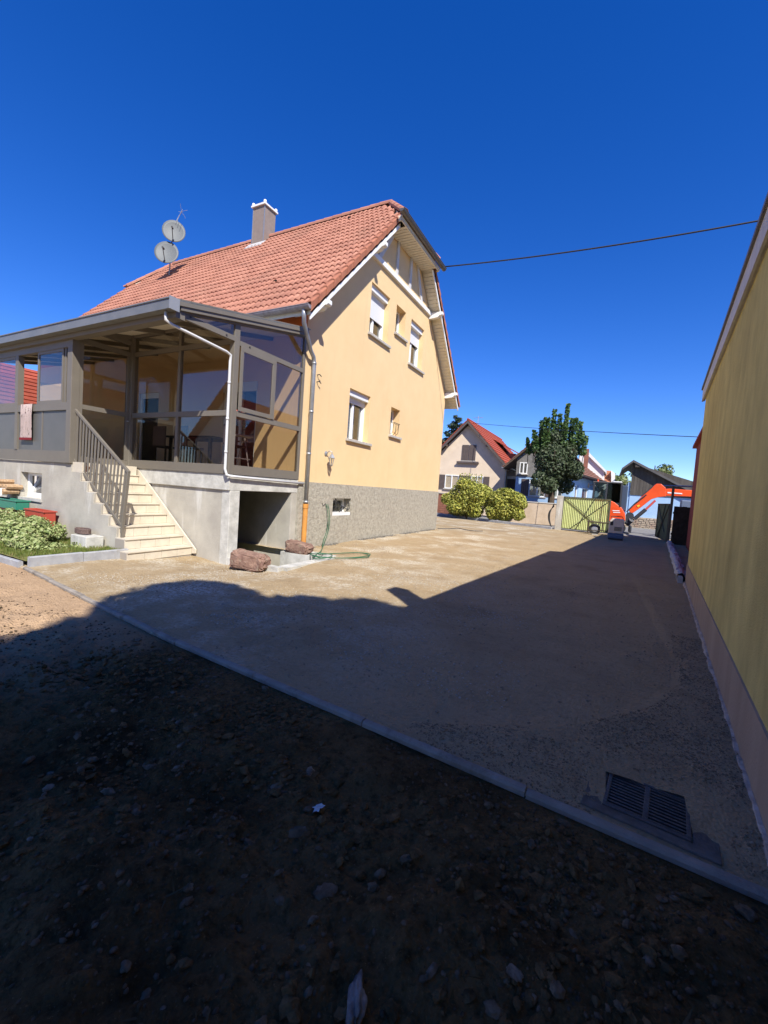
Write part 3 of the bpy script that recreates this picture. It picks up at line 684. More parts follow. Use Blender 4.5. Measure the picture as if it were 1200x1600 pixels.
me = bpy.data.meshes.new('roof_tiles'); me.from_pydata(V.tolist(), [], F); me.materials.append(m_tile); me.polygons.foreach_set('use_smooth', [(i % len(tf)) < 14 for i in range(len(F))])
o = bpy.data.objects.new('roof_tiles', me); COL.objects.link(o); o.parent = roof; o['kind'] = 'stuff'
# rear slope and hip ends in one skin of courses
mb = MB()
for r in range(rows+1):
    s = r*TR; y = 2*YM-(y_start+s*math.cos(ang))
    if y < YM+0.05: break
    y2 = y-0.38*math.cos(ang); x0 = VX+0.02; x1 = LXE
    if y2 < yh1: q = (yh1-max(y2, YM))/(yh1-YM); x0 = VX-(VX+6.85)*q; x1 = LXE+(-17.35-LXE)*q
    mb.prism([(x1, y, roofz(y)+0.02), (x1, y2, roofz(y2)-0.02), (x1, y2, roofz(y2)-0.06), (x1, y, roofz(y)-0.04)], (x0-x1, 0, 0))
for X0, X1 in ((VX+0.18, -6.85), (LXE-0.12, -17.35)):
    for k in range(5):
        t0_, t1_ = k/5, (k+1)/5
        p = [Vector((X0+(X1-X0)*t_, Y_, HZ-0.1+(ZR-HZ+0.1)*t_+dz)) for t_, dz in ((t0_, 0.03), (t1_, 0.0)) for Y_ in ((yh0-0.25)*(1-t_)+YM*t_, (yh1+0.25)*(1-t_)+YM*t_)]
        mb.prism([p[0], p[1], p[3], p[2]], (0, 0, -0.04))
o = mb.build('rear_tiles', m_tile, roof)
# verge tiles, L shaped
def verge(sgn, x, outw, s_end, s0=0.0):
    s = s0; k = 0
    while s < s_end:
        ya_, yb_, yc_ = [YM-sgn*(YM-y_start)+sgn*q*math.cos(ang) for q in (s, s+0.346, s+0.385)]
        za, zb, zc = roofz(ya_)-0.02, roofz(yb_)-0.045, roofz(yc_)-0.055
        mb = MB(); xo = x+outw*0.045; k_ = outw
        mb.prism([(xo, ya_, za+0.05), (xo-k_*.016, yb_, zb+0.045), (xo-k_*.016, yb_, zb-0.095), (xo, ya_, za-0.135)], (-k_*0.022, 0, 0))
        for q in range(5):
            a0, a1 = math.pi*q/5*0.5, math.pi*(q+1)/5*0.5
            P = lambda aa, yy, zz, sh: (xo-k_*(sh+0.19*(1-math.cos(aa))/1.0*1.0), yy, zz+0.05+0.035*math.sin(2*aa))
            mb.prism([P(a0, ya_, za, 0), P(a1, ya_, za, 0), P(a1, yc_, zc, .016), P(a0, yc_, zc, .016)], (0, 0, -0.02))
        mb.build('verge_tile', m_verge, roof); s += TR; k += 1
sv = (yh0-y_start)/math.cos(ang)-0.05
verge(1, VX, 1, sv); verge(-1, VX, 1, sv); verge(1, LXE, -1, sv)
# ridge and hip tiles
def half_tiles(a, b, r=0.11, n=None, name='ridge_tile'):
    a = Vector(a); b = Vector(b); L_ = (b-a).length; n = n or max(1, round(L_/0.36)); d = (b-a)/n; dn = d.normalized()
    side = dn.cross(Vector((0, 0, 1))).normalized(); up = side.cross(dn)
    for i in range(n):
        p = a+d*i; q = p+d*1.07; vs = []; fs = []
        for (c, rr) in ((p, r*1.06), (q, r*0.94)):
            for R2 in (rr, rr-0.015):
                for k in range(7):
                    t_ = math.pi*(-0.08+1.16*k/6); vs.append(c+side*math.cos(t_)*R2+up*(math.sin(t_)*R2-0.03))
        for k in range(6): fs += [(k, k+1, 15+k, 14+k), (7+k, 21+k, 22+k, 8+k), (k, 7+k, 8+k, k+1), (14+k, 15+k, 22+k, 21+k)]
        MB().add(vs, fs).build(name, m_verge if name == 'x' else m_tile, roof, smooth=False)
half_tiles((-17.35, YM, ZR+0.0), (-6.85, YM, ZR+0.0), 0.115)
for X0, X1 in ((VX+0.16, -6.85), (LXE-0.1, -17.35)):
    for Yh in (yh0-0.1, yh1+0.1): half_tiles((X0, Yh, HZ-0.02), (X1, YM, ZR+0.02), 0.10, 5)
# vent tiles
for p in ((-8.0, 8.35), (-8.1, 11.62)):
    x, y = p; z = roofz(y)
    mb = MB(); vs = []; fs = []
    for t_, (rr) in ((0.0, 0.085), (0.22, 0.01)):
        for k in range(7):
            a_ = math.pi*k/6; vs.append(Vector((x+rr*1.1*math.cos(a_), y+t_*math.cos(ang), z+t_*math.sin(ang)+rr*math.sin(a_))))
    for k in range(6): fs.append((k, k+1, 8+k, 7+k))
    MB().add(vs, fs).build('vent_tile', m_tile, roof)
    MB().prism([vs[k]+Vector((0, 0.01, -0.005)) for k in range(7)], (0, 0.004, 0)).build('vent_opening', m_dark, roof)
# gutters
def gutter(pts, r, m, name='gutter', par=house):
    mb = MB(); a, b = Vector(pts[0]), Vector(pts[1]); d = (b-a).normalized(); sd = d.cross(Vector((0, 0, 1))).normalized()
    vs = []; fs = []
    for c in (a, b):
        for rr in (r, r-0.006):
            for k in range(9):
                t_ = math.pi+math.pi*k/8; vs.append(c+sd*math.cos(t_)*rr+Vector((0, 0, math.sin(t_)*rr)))
    for k in range(8): fs += [(k, k+1, 19+k, 18+k), (9+k, 27+k, 28+k, 10+k), (k, 9+k, 10+k, k+1), (18+k, 19+k, 28+k, 27+k)]
    fs += [tuple(range(9)), tuple(range(18, 27))]
    mb.add(vs, fs)
    for s_ in (1, -1):
        o_ = sd*s_*r; mb.tube([a+o_, b+o_], 0.010, 6)
    return mb.build(name, m, par)
gutter([(LXE, EY-0.06, 5.17), (VX+0.04, EY-0.06, 5.17)], 0.085, m_copper)
mb = MB(); x = LXE+0.3
while x < VX: mb.box(x, x+0.03, EY-0.15, EY+0.02, 5.165, 5.18); x += 0.55
mb.build('gutter_bracket', m_zinc, house)
gutter([(VX+0.23, yh0-0.45, HZ-0.16), (VX+0.23, yh1+0.45, HZ-0.16)], 0.085, mat('dark_zinc', (0.13, 0.12, 0.115), 0.5, 0.4), 'hip_gutter')
gutter([(VX+0.04, 2*YM-EY+0.06, 5.17), (LXE, 2*YM-EY+0.06, 5.17)], 0.085, m_copper)
# eave soffit above the orange strip
mb = MB().prism([(LXE+0.05, EY+0.05, 5.05), (LXE+0.05, HY0, 5.36), (LXE+0.05, HY0, 5.34), (LXE+0.05, EY+0.05, 5.03)], (VX-LXE-0.1, 0, 0)); mb.build('eave_soffit', m_orange, house)
# chimney
ch = Vector((-12.25, 12.0))
cx0, cx1, cy0, cy1 = -12.40, -11.84, 11.66, 12.22
mb = MB().box(cx0, cx1, cy0, cy1, 9.7, 11.42); chim = mb.build('chimney', m_chim, house)
mb = MB()
for x in (cx0, cx1): mb.box(x-0.012, x+0.012, cy0-0.012, cy0+0.012, 9.9, 11.4)
mb.build('corner_strip', m_zinc, chim)
mb = MB().box(cx0-0.06, cx1+0.06, cy0-0.06, cy1+0.06, 11.42, 11.48)
for x in (cx0, cx1):
    for y in (cy0, cy1): mb.lathe([(0.05, 11.48), (0.06, 11.52), (0.05, 11.57), (0.01, 11.60)], (x, y, 0), 8)
mb.build('chimney_cap', m_white, chim)
mb = MB().prism([(cx0-0.14, cy0-0.22, roofz(cy0-0.22)+0.03), (cx1+0.14, cy0-0.22, roofz(cy0-0.22)+0.03), (cx1+0.14, cy0, roofz(cy0)+0.05), (cx0-0.14, cy0, roofz(cy0)+0.05)], (0, 0, 0.012)); mb.build('flashing', m_leadw, chim)
# downpipe at the corner with an orange foot, and its fittings
dp = Vector((GX+0.09, 7.75, 0))
mb = MB().tube([(GX+0.28, EY-0.06, 5.13), (GX+0.28, EY-0.04, 4.98), (GX+0.24, EY+0.02, 4.86), (GX+0.14, EY+0.42, 4.42), (dp.x, dp.y-0.04, 4.34), (dp.x, dp.y, 4.2), (dp.x, dp.y, 1.02)], 0.047, 12)
for z in (4.18, 3.1, 2.15, 1.05): mb.tube([(dp.x, dp.y, z), (dp.x, dp.y, z+0.05)], 0.053, 12)
mb.build('downpipe', m_zinc, house, smooth=True)
mb = MB().tube([(dp.x, dp.y, 1.03), (dp.x, dp.y, 0.05)], 0.058, 14); mb.tube([(dp.x, dp.y, 1.03), (dp.x, dp.y, 0.93)], 0.066, 14); mb.build('pipe_foot', m_orpipe, house, smooth=False)
mb = MB()
for z in (4.02, 3.86): mb.tube([(GX, 8.0, z), (GX+0.07, 8.0, z+0.01), (GX+0.07, 8.07, z-0.02)], 0.012, 6)
mb.build('wall_hook', m_iron, house)

# satellite dishes and aerial on the roof
def dish(cen, rad, aim, label, mastpts):
    t = thing('satellite_dish', label, 'satellite dish', mastpts[0])
    aim = Vector(aim).normalized(); q = aim.to_track_quat('Z', 'Y').to_matrix(); c = Vector(cen)
    vs = []; fs = []; n = 28; K = 5
    for k in range(K+1):
        rr = rad*k/K; dz = 0.16*rad*(k/K)**2
        for i in range(n):
            a = 2*math.pi*i/n; vs.append(c+q@Vector((rr*math.cos(a)*0.93, rr*math.sin(a), dz)))
    for k in range(K):
        for i in range(n): fs.append((k*n+i, k*n+(i+1) % n, (k+1)*n+(i+1) % n, (k+1)*n+i))
    nb = len(vs); vs += [p-q@Vector((0, 0, 0.012)) for p in vs[:nb]]
    for k in range(K):
        for i in range(n): fs.append((nb+k*n+i, nb+(k+1)*n+i, nb+(k+1)*n+(i+1) % n, nb+k*n+(i+1) % n))
    for i in range(n): fs.append((K*n+i, K*n+(i+1) % n, nb+K*n+(i+1) % n, nb+K*n+i))
    MB().add(vs, fs).build('reflector', m_dish, t, smooth=True)
    low = c+q@Vector((0, -rad*0.95, 0.10)); f_ = c+q@Vector((0.0, -rad*0.35, rad*1.05))
    MB().tube([low, f_], 0.014, 6).build('feed_arm', m_iron, t)
    MB().tube([f_-q@Vector((0, 0, -0.03)), f_+q@Vector((0, 0.05, -0.12))], 0.035, 8).build('feed_horn', m_iron, t)
    MB().tube(mastpts, 0.024, 8).build('mast', m_zinc, t); return t
base = Vector((-16.05, 10.95, roofz(10.95)-0.03))
look = (0.62, -0.76, 0.22)
dish((-15.65, 10.55, 9.86), 0.46, look, 'lower grey satellite dish fixed low above the tiles', [base, base+Vector((0.1, -0.05, 0.55)), (-15.8, 10.68, 9.86)])
d2 = thing
dish((-15.57, 10.75, 10.74), 0.44, (0.7, -0.66, 0.15), 'upper grey satellite dish mounted above the other one', [(-15.8, 10.74, 10.04), (-15.7, 10.84, 10.75)])
t = thing('aerial', 'thin metal television aerial on top of the dish mast', 'aerial', (-15.7, 10.9, 10.9))
MB().tube([(-15.7, 10.87, 10.78), (-15.6, 10.9, 11.3)], 0.016, 6).build('mast', m_zinc, t)
mb = MB().tube([(-16.4, 11.1, 11.05), (-15.15, 10.75, 11.42)], 0.010, 5).build('boom', m_zinc, t)
for k in range(9):
    c = Vector((-16.4, 11.1, 11.05)).lerp(Vector((-15.15, 10.75, 11.42)), (k+0.5)/9); l = 0.14+0.02*k
    if k < 8: MB().tube([c-Vector((0.1, 0.3, 0.9)).normalized()*l, c+Vector((0.1, 0.3, 0.9)).normalized()*l], 0.006, 4).build('element', m_zinc, t)
c = Vector((-15.15, 10.75, 11.42))
for a in range(4): MB().tube([c+Vector((-0.03, 0, 0)), c+Vector((0.05, math.cos(a*1.57+.6)*0.22, math.sin(a*1.57+.6)*0.24))], 0.006, 4).build('element', m_zinc, t)
MB().box(-18.62, -18.2, 11.0, 11.35, 9.30, 9.44).build('end_gutter', m_gfas, house)

# wall lamp on the gable
L_ = thing('wall_lamp', 'grey lantern wall lamp above the roughcast base of the yellow gable', 'wall lamp', (GX, 8.55, 2.2))
MB().lathe([(0.055, 0), (0.06, 0.015), (0.03, 0.03)], (GX+0.0, 8.52, 2.26), 12, 'X').build('back_plate', m_zinc, L_)
MB().tube([(GX+0.02, 8.52, 2.26), (GX+0.1, 8.54, 2.33), (GX+0.16, 8.56, 2.30), (GX+0.16, 8.56, 2.24)], 0.012, 6).build('bracket', m_zinc, L_)
MB().lathe([(0.012, 0.10), (0.045, 0.07), (0.085, 0.0), (0.08, -0.012)], (GX+0.16, 8.56, 2.16), 6).build('lamp_hood', m_zinc, L_)
MB().lathe([(0.062, 0), (0.035, -0.15)], (GX+0.16, 8.56, 2.146), 6).build('lamp_glass', m_clear, L_)
mb = MB()
for k in range(6): a = k*math.pi/3; mb.tube([(GX+0.16+0.066*math.cos(a), 8.56+0.066*math.sin(a), 2.146), (GX+0.16+0.038*math.cos(a), 8.56+0.038*math.sin(a), 1.995)], 0.006, 4)
mb.lathe([(0.045, 1.995), (0.03, 1.97), (0.006, 1.95)], (GX+0.16, 8.56, 0), 6); mb.build('lamp_cage', m_zinc, L_)

# ================================================================== VERANDA on its concrete base
FY, LY, CX, VXL, FZ = 5.6, 4.46, -9.3, -15.4, 1.57
sun_r = thing('veranda', 'taupe metal and glass veranda built onto the yellow house', 'veranda', (-10, 6.4, FZ))
def vb(name, m, *a, **k): return box(name, m, sun_r, *a, **k)
def roofv(y): return 4.17+0.22*(y-4.28)
# bottom boards, rails, transoms of the main front
vb('bottom_board', m_frame, CX+0.07, GX-0.05, FY-0.04, FY+0.03, FZ, 1.745)
vb('bottom_board', m_frame, GX-0.05, GX+0.012, FY+0.06, HY0-0.06, FZ, 1.745)
vb('bottom_board', m_frame, VXL, CX-0.1, LY-0.04, LY+0.03, FZ, 1.80)
vb('bottom_board', m_frame, CX-0.03, CX+0.03, LY+0.07, FY-0.07, FZ+0.03, 1.72)
vb('corner_post', m_frame, GX-0.12, GX+0.005, FY-0.055, FY+0.07, FZ, roofv(FY)-0.06, bevel=0.006)
vb('corner_post', m_frame, CX-0.07, CX+0.075, FY-0.07, FY+0.07, FZ, roofv(FY)-0.06, bevel=0.006)
vb('corner_post', m_frame, CX-0.13, CX+0.04, LY-0.055, LY+0.09, FZ, roofv(LY)-0.06, bevel=0.006)
vb('end_post', m_frame, GX-0.06, GX+0.006, HY0-0.07, HY0-0.004, FZ, roofv(HY0)-0.08)
vb('mullion', m_frame, -7.77, -7.70, FY-0.035, FY+0.035, 1.745, roofv(FY)-0.1)
for a, b in ((CX+0.075, -7.77), (-7.70, GX-0.12)):
    vb('mid_rail', m_frame, a, b, FY-0.035, FY+0.03, 2.645, 2.745)
    vb('transom', m_frame, a, b, FY-0.035, FY+0.03, 3.95, 4.03)
    vb('pane', m_glass, a, b, FY-0.006, FY, 1.745, 2.645); vb('pane', m_glass, a, b, FY-0.006, FY, 2.745, 3.95); vb('pane', m_glass, a, b, FY-0.006, FY, 4.03, 4.34)
vb('head_beam', m_frame, CX+0.075, GX-0.12, FY-0.05, FY+0.05, 4.34, roofv(FY)-0.075)
# side wall facing the drive
vb('mid_rail', m_frame, GX-0.045, GX+0.008, FY+0.07, HY0-0.07, 2.645, 2.745)
vb('transom', m_frame, GX-0.045, GX+0.010, FY+0.07, HY0-0.07, 3.93, 4.02)
vb('pane', m_glass, GX-0.022, GX-0.016, FY+0.07, HY0-0.07, 1.745, 2.645)
vb('pane', m_glass, GX-0.022, GX-0.016, 6.62, HY0-0.07, 2.745, 3.93)
for y in (6.60,): vb('stile', m_frame, GX-0.03, GX+0.02, y, y+0.035, 2.745, 3.93)
sash = MB()
for a in ((5.69, 6.60, 2.75, 2.83), (5.69, 6.60, 3.84, 3.925), (5.69, 5.76, 2.83, 3.84), (6.52, 6.60, 2.83, 3.84)): sash.box(GX+0.004, GX+0.03, *a)
sp = sash.build('sash', m_frame, sun_r, bevel=0.004); MB().box(GX+0.012, GX+0.018, 5.76, 6.52, 2.83, 3.84).build('pane', m_glass, sp)
def sloped(name, m, x0, x1, ya, yb, lowa, lowb, gap):
    return MB().prism([(x0, ya, lowa), (x0, yb, lowb), (x0, yb, roofv(yb)-gap), (x0, ya, roofv(ya)-gap)], (x1-x0, 0, 0)).build(name, m, sun_r)
sloped('pane', m_glass, GX-0.022, GX-0.016, FY+0.07, HY0-0.07, 4.02, 4.02, 0.16)
sloped('side_rafter', m_frame, GX-0.05, GX+0.02, 4.36, HY0-0.01, roofv(4.36)-0.18, roofv(HY0)-0.18, 0.07)
vb('outrigger', m_frame, GX-0.04, GX+0.012, 4.40, FY-0.06, 3.97, 4.06)
sloped('pane', m_glass, GX-0.022, GX-0.016, 4.75, FY-0.06, 4.06, 4.06, 0.175)
mb = MB()
for y, z in ((4.62, 4.035), (5.35, 4.01), (5.9, 3.975)): mb.lathe([(0.018, 0), (0.014, 0.012)], (GX+0.012, y, z), 8, 'X')
mb.build('bolt', m_iron, sun_r)
# recess wall with the entrance door
vb('mid_rail', m_frame, CX-0.03, CX+0.03, LY+0.09, FY-0.07, 2.65, 2.74)
vb('transom', m_frame, CX-0.03, CX+0.03, LY+0.09, FY-0.07, 3.93, 4.02)
for a, b in ((1.72, 2.65), (2.74, 3.93), (4.02, 4.18)): vb('pane', m_glass, CX-0.003, CX+0.003, LY+0.09, FY-0.07, a, b)
vb('head_beam', m_frame, CX-0.04, CX+0.04, LY+0.09, FY-0.07, 4.18, 4.27)
vb('door_stile', m_frame, CX-0.032, CX+0.034, LY+0.09, LY+0.15, 1.72, 3.93); vb('door_stile', m_frame, CX-0.032, CX+0.034, FY-0.13, FY-0.07, 1.72, 3.93)
vb('door_handle', m_zinc, CX+0.035, CX+0.08, FY-0.12, FY-0.10, 2.55, 2.57)
# left bay: solid grey panels below, sliding glazing above
vb('mid_rail', m_frame, VXL, CX-0.13, LY-0.05, LY+0.03, 2.60, 2.745)
vb('head_beam', m_frame, VXL, CX-0.13, LY-0.05, LY+0.05, 3.80, 4.10)
posts = [-15.38, -13.5, -11.46]
for x in posts: vb('post', m_frame, x-0.06, x+0.06, LY-0.055, LY+0.05, 1.80, 3.80)
edges = [-15.32, -14.5, -13.56, -13.44, -12.5, -11.52, -11.40, -10.45, -9.43]
for a, b in ((-15.32, -14.48), (-14.45, -13.56), (-13.44, -12.5), (-12.47, -11.52), (-11.40, -10.42), (-10.38, -9.43)):
    vb('infill_panel', m_panel, a, b, LY-0.02, LY+0.01, 1.80, 2.60)
vb('panel_joint', m_frame, -10.42, -10.38, LY-0.03, LY+0.01, 1.80, 2.60)
def vsash(a, b, y, z0=2.75, z1=3.80):
    s = MB(); t_ = 0.055
    s.box(a, b, y-0.015, y+0.015, z0, z0+t_).box(a, b, y-0.015, y+0.015, z1-t_, z1).box(a, a+t_, y-0.015, y+0.015, z0+t_, z1-t_).box(b-t_, b, y-0.015, y+0.015, z0+t_, z1-t_)
    q = s.build('sash', m_frame, sun_r); MB().box(a+t_, b-t_, y-0.003, y+0.003, z0+t_, z1-t_).build('pane', m_glass, q)
vsash(-10.62, -9.62, LY-0.02); vsash(-13.44, -12.45, LY+0.0); vsash(-12.5, -11.53, LY-0.02); vsash(-15.3, -14.4, LY); vsash(-14.45, -13.56, LY-0.02)
vb('stile', m_frame, -9.60, -9.55, LY-0.02, LY+0.04, 2.745, 3.80)
vb('pane', m_glass, -9.55, -9.43, LY-0.003, LY+0.003, 2.745, 3.80)
# far end wall glazed
for y in (LY, FY+0.4, HY0-0.06): vb('post', m_frame, VXL-0.06, VXL+0.02, y-0.04, y+0.04, 1.6, roofv(y)-0.1)
vb('mid_rail', m_frame, VXL-0.04, VXL+0.01, LY+0.04, HY0-0.1, 2.6, 2.745)
vb('pane', m_clear, VXL-0.02, VXL-0.015, LY+0.04, HY0-0.1, 2.745, 4.0)
vb('infill_panel', m_panel, VXL-0.03, VXL, LY+0.04, HY0-0.1, 1.6, 2.6)
# roof: insulated cream panels between rafters
RX0, RX1, RY0 = VXL-0.25, GX+0.10, 4.30
def rv(x0, x1, ya, yb, off, th): return MB().prism([(x0, ya, roofv(ya)+off), (x0, yb, roofv(yb)+off), (x0, yb, roofv(yb)+off-th), (x0, ya, roofv(ya)+off-th)], (x1-x0, 0, 0))
raft = [RX0+0.05+i*(RX1-0.10-RX0)/9 for i in range(10)]
for i, x in enumerate(raft): rv(x-0.03, x+0.03, RY0+0.1, HY0-0.02, -0.062, 0.085).build('rafter', m_frame, sun_r)
for a, b in zip(raft, raft[1:]): rv(a, b, RY0+0.06, HY0-0.01, -0.02, 0.04).build('roof_panel', m_poly, sun_r)
rv(RX0, RX1, RY0+0.02, HY0-0.005, 0.0, 0.018).build('roof_skin', m_gfas, sun_r)
rv(RX1-0.05, RX1+0.0, RY0+0.02, HY0-0.06, 0.018, 0.10).build('side_flashing', m_frame, sun_r)
vb('eaves_beam', m_frame, RX0+0.02, RX1-0.06, RY0+0.04, RY0+0.20, 3.93, 4.105)
fg = MB().box(RX0, RX1, RY0-0.10, RY0-0.09, 4.01, 4.17).box(RX0, RX1, RY0-0.09, RY0+0.035, 4.01, 4.02).box(RX0, RX1, RY0+0.02, RY0+0.035, 4.02, 4.16).box(RX0, RX1, RY0-0.115, RY0-0.09, 4.155, 4.175).build('gutter', m_gfas, sun_r)
vb('gutter_end', mat('end_cap', (0.33, 0.33, 0.32), 0.35, 0.3), RX1-0.004, RX1+0.012, RY0-0.12, RY0+0.05, 3.995, 4.185)
# white rainwater pipe: slanting from the gutter to the post, down it and along the base
mb = MB().tube([(GX-0.10, RY0-0.03, 4.0), (GX-0.10, RY0-0.03, 3.88), (GX-0.06, RY0+0.05, 3.83), (GX-0.03, FY-0.20, 3.74), (GX-0.03, FY-0.10, 3.71), (GX-0.035, FY-0.10, 3.6), (GX-0.035, FY-0.10, 1.66), (GX+0.0, FY-0.09, 1.555), (GX+0.055, FY-0.04, 1.535), (GX+0.055, FY+0.1, 1.53), (GX+0.055, 7.66, 1.49)], 0.025, 10)
for z in (2.55, 3.2, 1.95): mb.tube([(GX-0.035, FY-0.10, z), (GX-0.035, FY-0.10, z+0.04)], 0.030, 10)
mb.build('rain_pipe', mat('pipe_white', (0.60, 0.59, 0.57), 0.5), sun_r, smooth=True)
# inside: door of the house, floor
vb('floor', m_stair, VXL, CX-0.03, LY+0.05, HY0-0.005, 1.60, 1.63); vb('floor', m_stair, CX-0.03, GX-0.06, FY+0.05, HY0-0.005, 1.60, 1.63)
dd = MB().box(-8.75, -8.68, HY0+0.05, HY0+0.12, 1.62, 3.85).box(-7.67, -7.6, HY0+0.05, HY0+0.12, 1.62, 3.85).box(-8.68, -7.67, HY0+0.05, HY0+0.12, 3.75, 3.85).box(-8.22, -8.15, HY0+0.05, HY0+0.12, 1.62, 3.75).build('french_door', m_pvc, house)
MB().box(-8.68, -7.67, HY0+0.08, HY0+0.085, 1.62, 3.75).build('pane', m_clear, dd)
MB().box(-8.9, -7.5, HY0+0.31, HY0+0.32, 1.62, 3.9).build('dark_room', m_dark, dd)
MB().box(-8.74, -7.61, HY0-0.02, HY0+0.04, 3.62, 3.84).build('shutter_box', m_shut, dd)
dd = MB().box(-12.2, -12.12, HY0+0.05, HY0+0.12, 1.62, 3.75).box(-11.38, -11.3, HY0+0.05, HY0+0.12, 1.62, 3.75).box(-12.12, -11.38, HY0+0.05, HY0+0.12, 3.6, 3.75).build('house_door', m_pvc, house)
MB().box(-12.12, -11.38, HY0+0.09, HY0+0.10, 1.62, 3.6).build('door_leaf', m_dark, dd)

# concrete base
base_ = thing('concrete_plinth', 'bare concrete base wall carrying the veranda, with a cellar opening', 'concrete base', (-10, 6.4, 0))
mb = MB(); bw = [(-11.32, 0.78), (-10.42, 0.78), (-10.42, 1.32), (-11.32, 1.32)]
wall_holes(mb, [(VXL, -0.3), (CX+0.02, -0.3), (CX+0.02, 1.565), (VXL, 1.565)], [bw], lambda p, d: Vector((p[0], LY+d, p[1])), 0.25); mb.build('left_wall', m_conc, base_)
f_ = MB().box(-11.32, -10.42, LY+0.13, LY+0.18, 0.78, 0.85).box(-11.32, -10.42, LY+0.13, LY+0.18, 1.25, 1.32).box(-11.32, -11.24, LY+0.13, LY+0.18, 0.85, 1.25).box(-10.50, -10.42, LY+0.13, LY+0.18, 0.85, 1.25).build('window', m_pvc, base_)
s_ = MB()
for (p, q) in (((-11.23, .86), (-10.51, .86)), ((-11.23, 1.24), (-10.51, 1.24)), ((-11.23, .86), (-11.23, 1.24)), ((-10.51, .86), (-10.51, 1.24))):
    y0 = LY+0.15+(p[1]-0.86)*0.5; y1 = LY+0.15+(q[1]-0.86)*0.5; s_.bar((p[0], y0, p[1]), (q[0], y1, q[1]), 0.05, 0.05, (0, 1, 0))
sv_ = s_.build('tilted_sash', m_pvc, f_); MB().prism([(-11.21, LY+0.155, .88), (-10.53, LY+0.155, .88), (-10.53, LY+0.33, 1.22), (-11.21, LY+0.33, 1.22)], (0, 0.005, 0)).build('pane', m_clear, f_)
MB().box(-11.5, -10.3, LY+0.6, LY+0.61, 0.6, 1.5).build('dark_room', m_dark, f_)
MB().box(-11.36, -10.38, LY-0.03, LY+0.12, 0.72, 0.778).build('sill', m_concd, f_)
box('front_wall', m_conc, base_, CX+0.02, -6.42, FY+0.03, FY+0.25, -0.4, 1.27)
box('pillar', m_concd, base_, -6.42, GX-0.003, FY+0.02, FY+0.26, -0.5, 1.27, bevel=0.012)
box('slab', m_concd, base_, CX+0.02, GX-0.003, FY-0.015, HY0-0.003, 1.27, 1.568, bevel=0.008)
box('slab', m_concd, base_, VXL, CX+0.015, LY+0.25, HY0-0.003, 1.27, 1.566)
box('cellar_wall', m_conc, base_, -8.6, GX-0.01, HY0-0.2, HY0-0.003, -0.9, 1.27)
m_cellshade = mat('cellar_shade', (0.07, 0.065, 0.06), 0.95)  # near-black colour paints in the deep shade of the cellar interior
box('inner_wall', m_cellshade, base_, -8.8, -8.6, FY+0.25, HY0-0.003, -0.9, 1.27)
box('cellar_shade_lining', m_cellshade, base_, -8.6, -6.45, FY+0.26, FY+0.27, -0.5, 1.25); box('cellar_shade_ceiling', m_cellshade, base_, -8.6, -6.3, FY+0.27, HY0-0.205, 1.255, 1.268)
box('cellar_floor', m_cellshade, base_, -8.6, -4.95, 5.7, 7.345, -0.62, -0.55)
MB().prism([(-8.6, HY0-0.3, -0.9), (-8.6, 7.245, -0.9), (-8.6, 7.245, -0.2)], (0.01, 0, 0)).build('corner_filler', m_conc, base_)
# pit edging in front of the opening
box('pit_wall', m_concd, base_, -6.2, -4.95, 5.62, 5.75, -0.62, 0.0)
box('pit_wall', m_concd, base_, -6.2, -4.95, 7.25, 7.40, -0.62, 0.03)
box('pit_wall', m_concd, base_, -5.08, -4.86, 5.75, 7.25, -0.62, -0.005)
for i in range(3): box('pit_step', m_concd, base_, -5.08-0.3*(i+1), -5.08-0.3*i, 5.75, 7.25, -0.62, -0.16-0.16*i)
# red sandstone blocks beside the opening
def rock(loc, dims, seed, rz, label, m=m_pinkst):
    me = ico(seed, 4, 1.0, 0.30, 1.0)
    for v_ in me.vertices:
        c = v_.co; # push towards a rough block
        c2 = Vector([math.copysign(abs(q)**0.36, q) for q in c]); c2.z *= 1-0.28*c.x; c2.y *= 1+0.15*mn.noise(c*2); c2 += Vector((mn.noise(c*5), mn.noise(c*5+Vector((9, 0, 0))), mn.noise(c*5+Vector((0, 9, 0)))))*0.11
        v_.co = Vector((c2.x*dims[0], c2.y*dims[1], c2.z*dims[2]*(1+0.18*mn.noise(Vector((c.x*1.5+seed, 0, 0))))))
    me.shade_flat(); me.materials.append(m); o = bpy.data.objects.new('sandstone_block', me); COL.objects.link(o); o.location = loc; o.rotation_euler = (0.04, 0.07, rz); tag(o, label, 'stone block')
rock((-5.50, 5.52, 0.06), (0.33, 0.16, 0.15), 3, 0.22, 'large red sandstone block leaning at the pillar of the cellar opening')
rock((-5.62, 7.0, 0.15), (0.29, 0.15, 0.115), 8, 0.10, 'smaller red sandstone block at the foot of the orange pipe')
box('stone_footing', m_concd, base_, -6.0, -5.25, 6.86, 7.22, -0.4, 0.035)

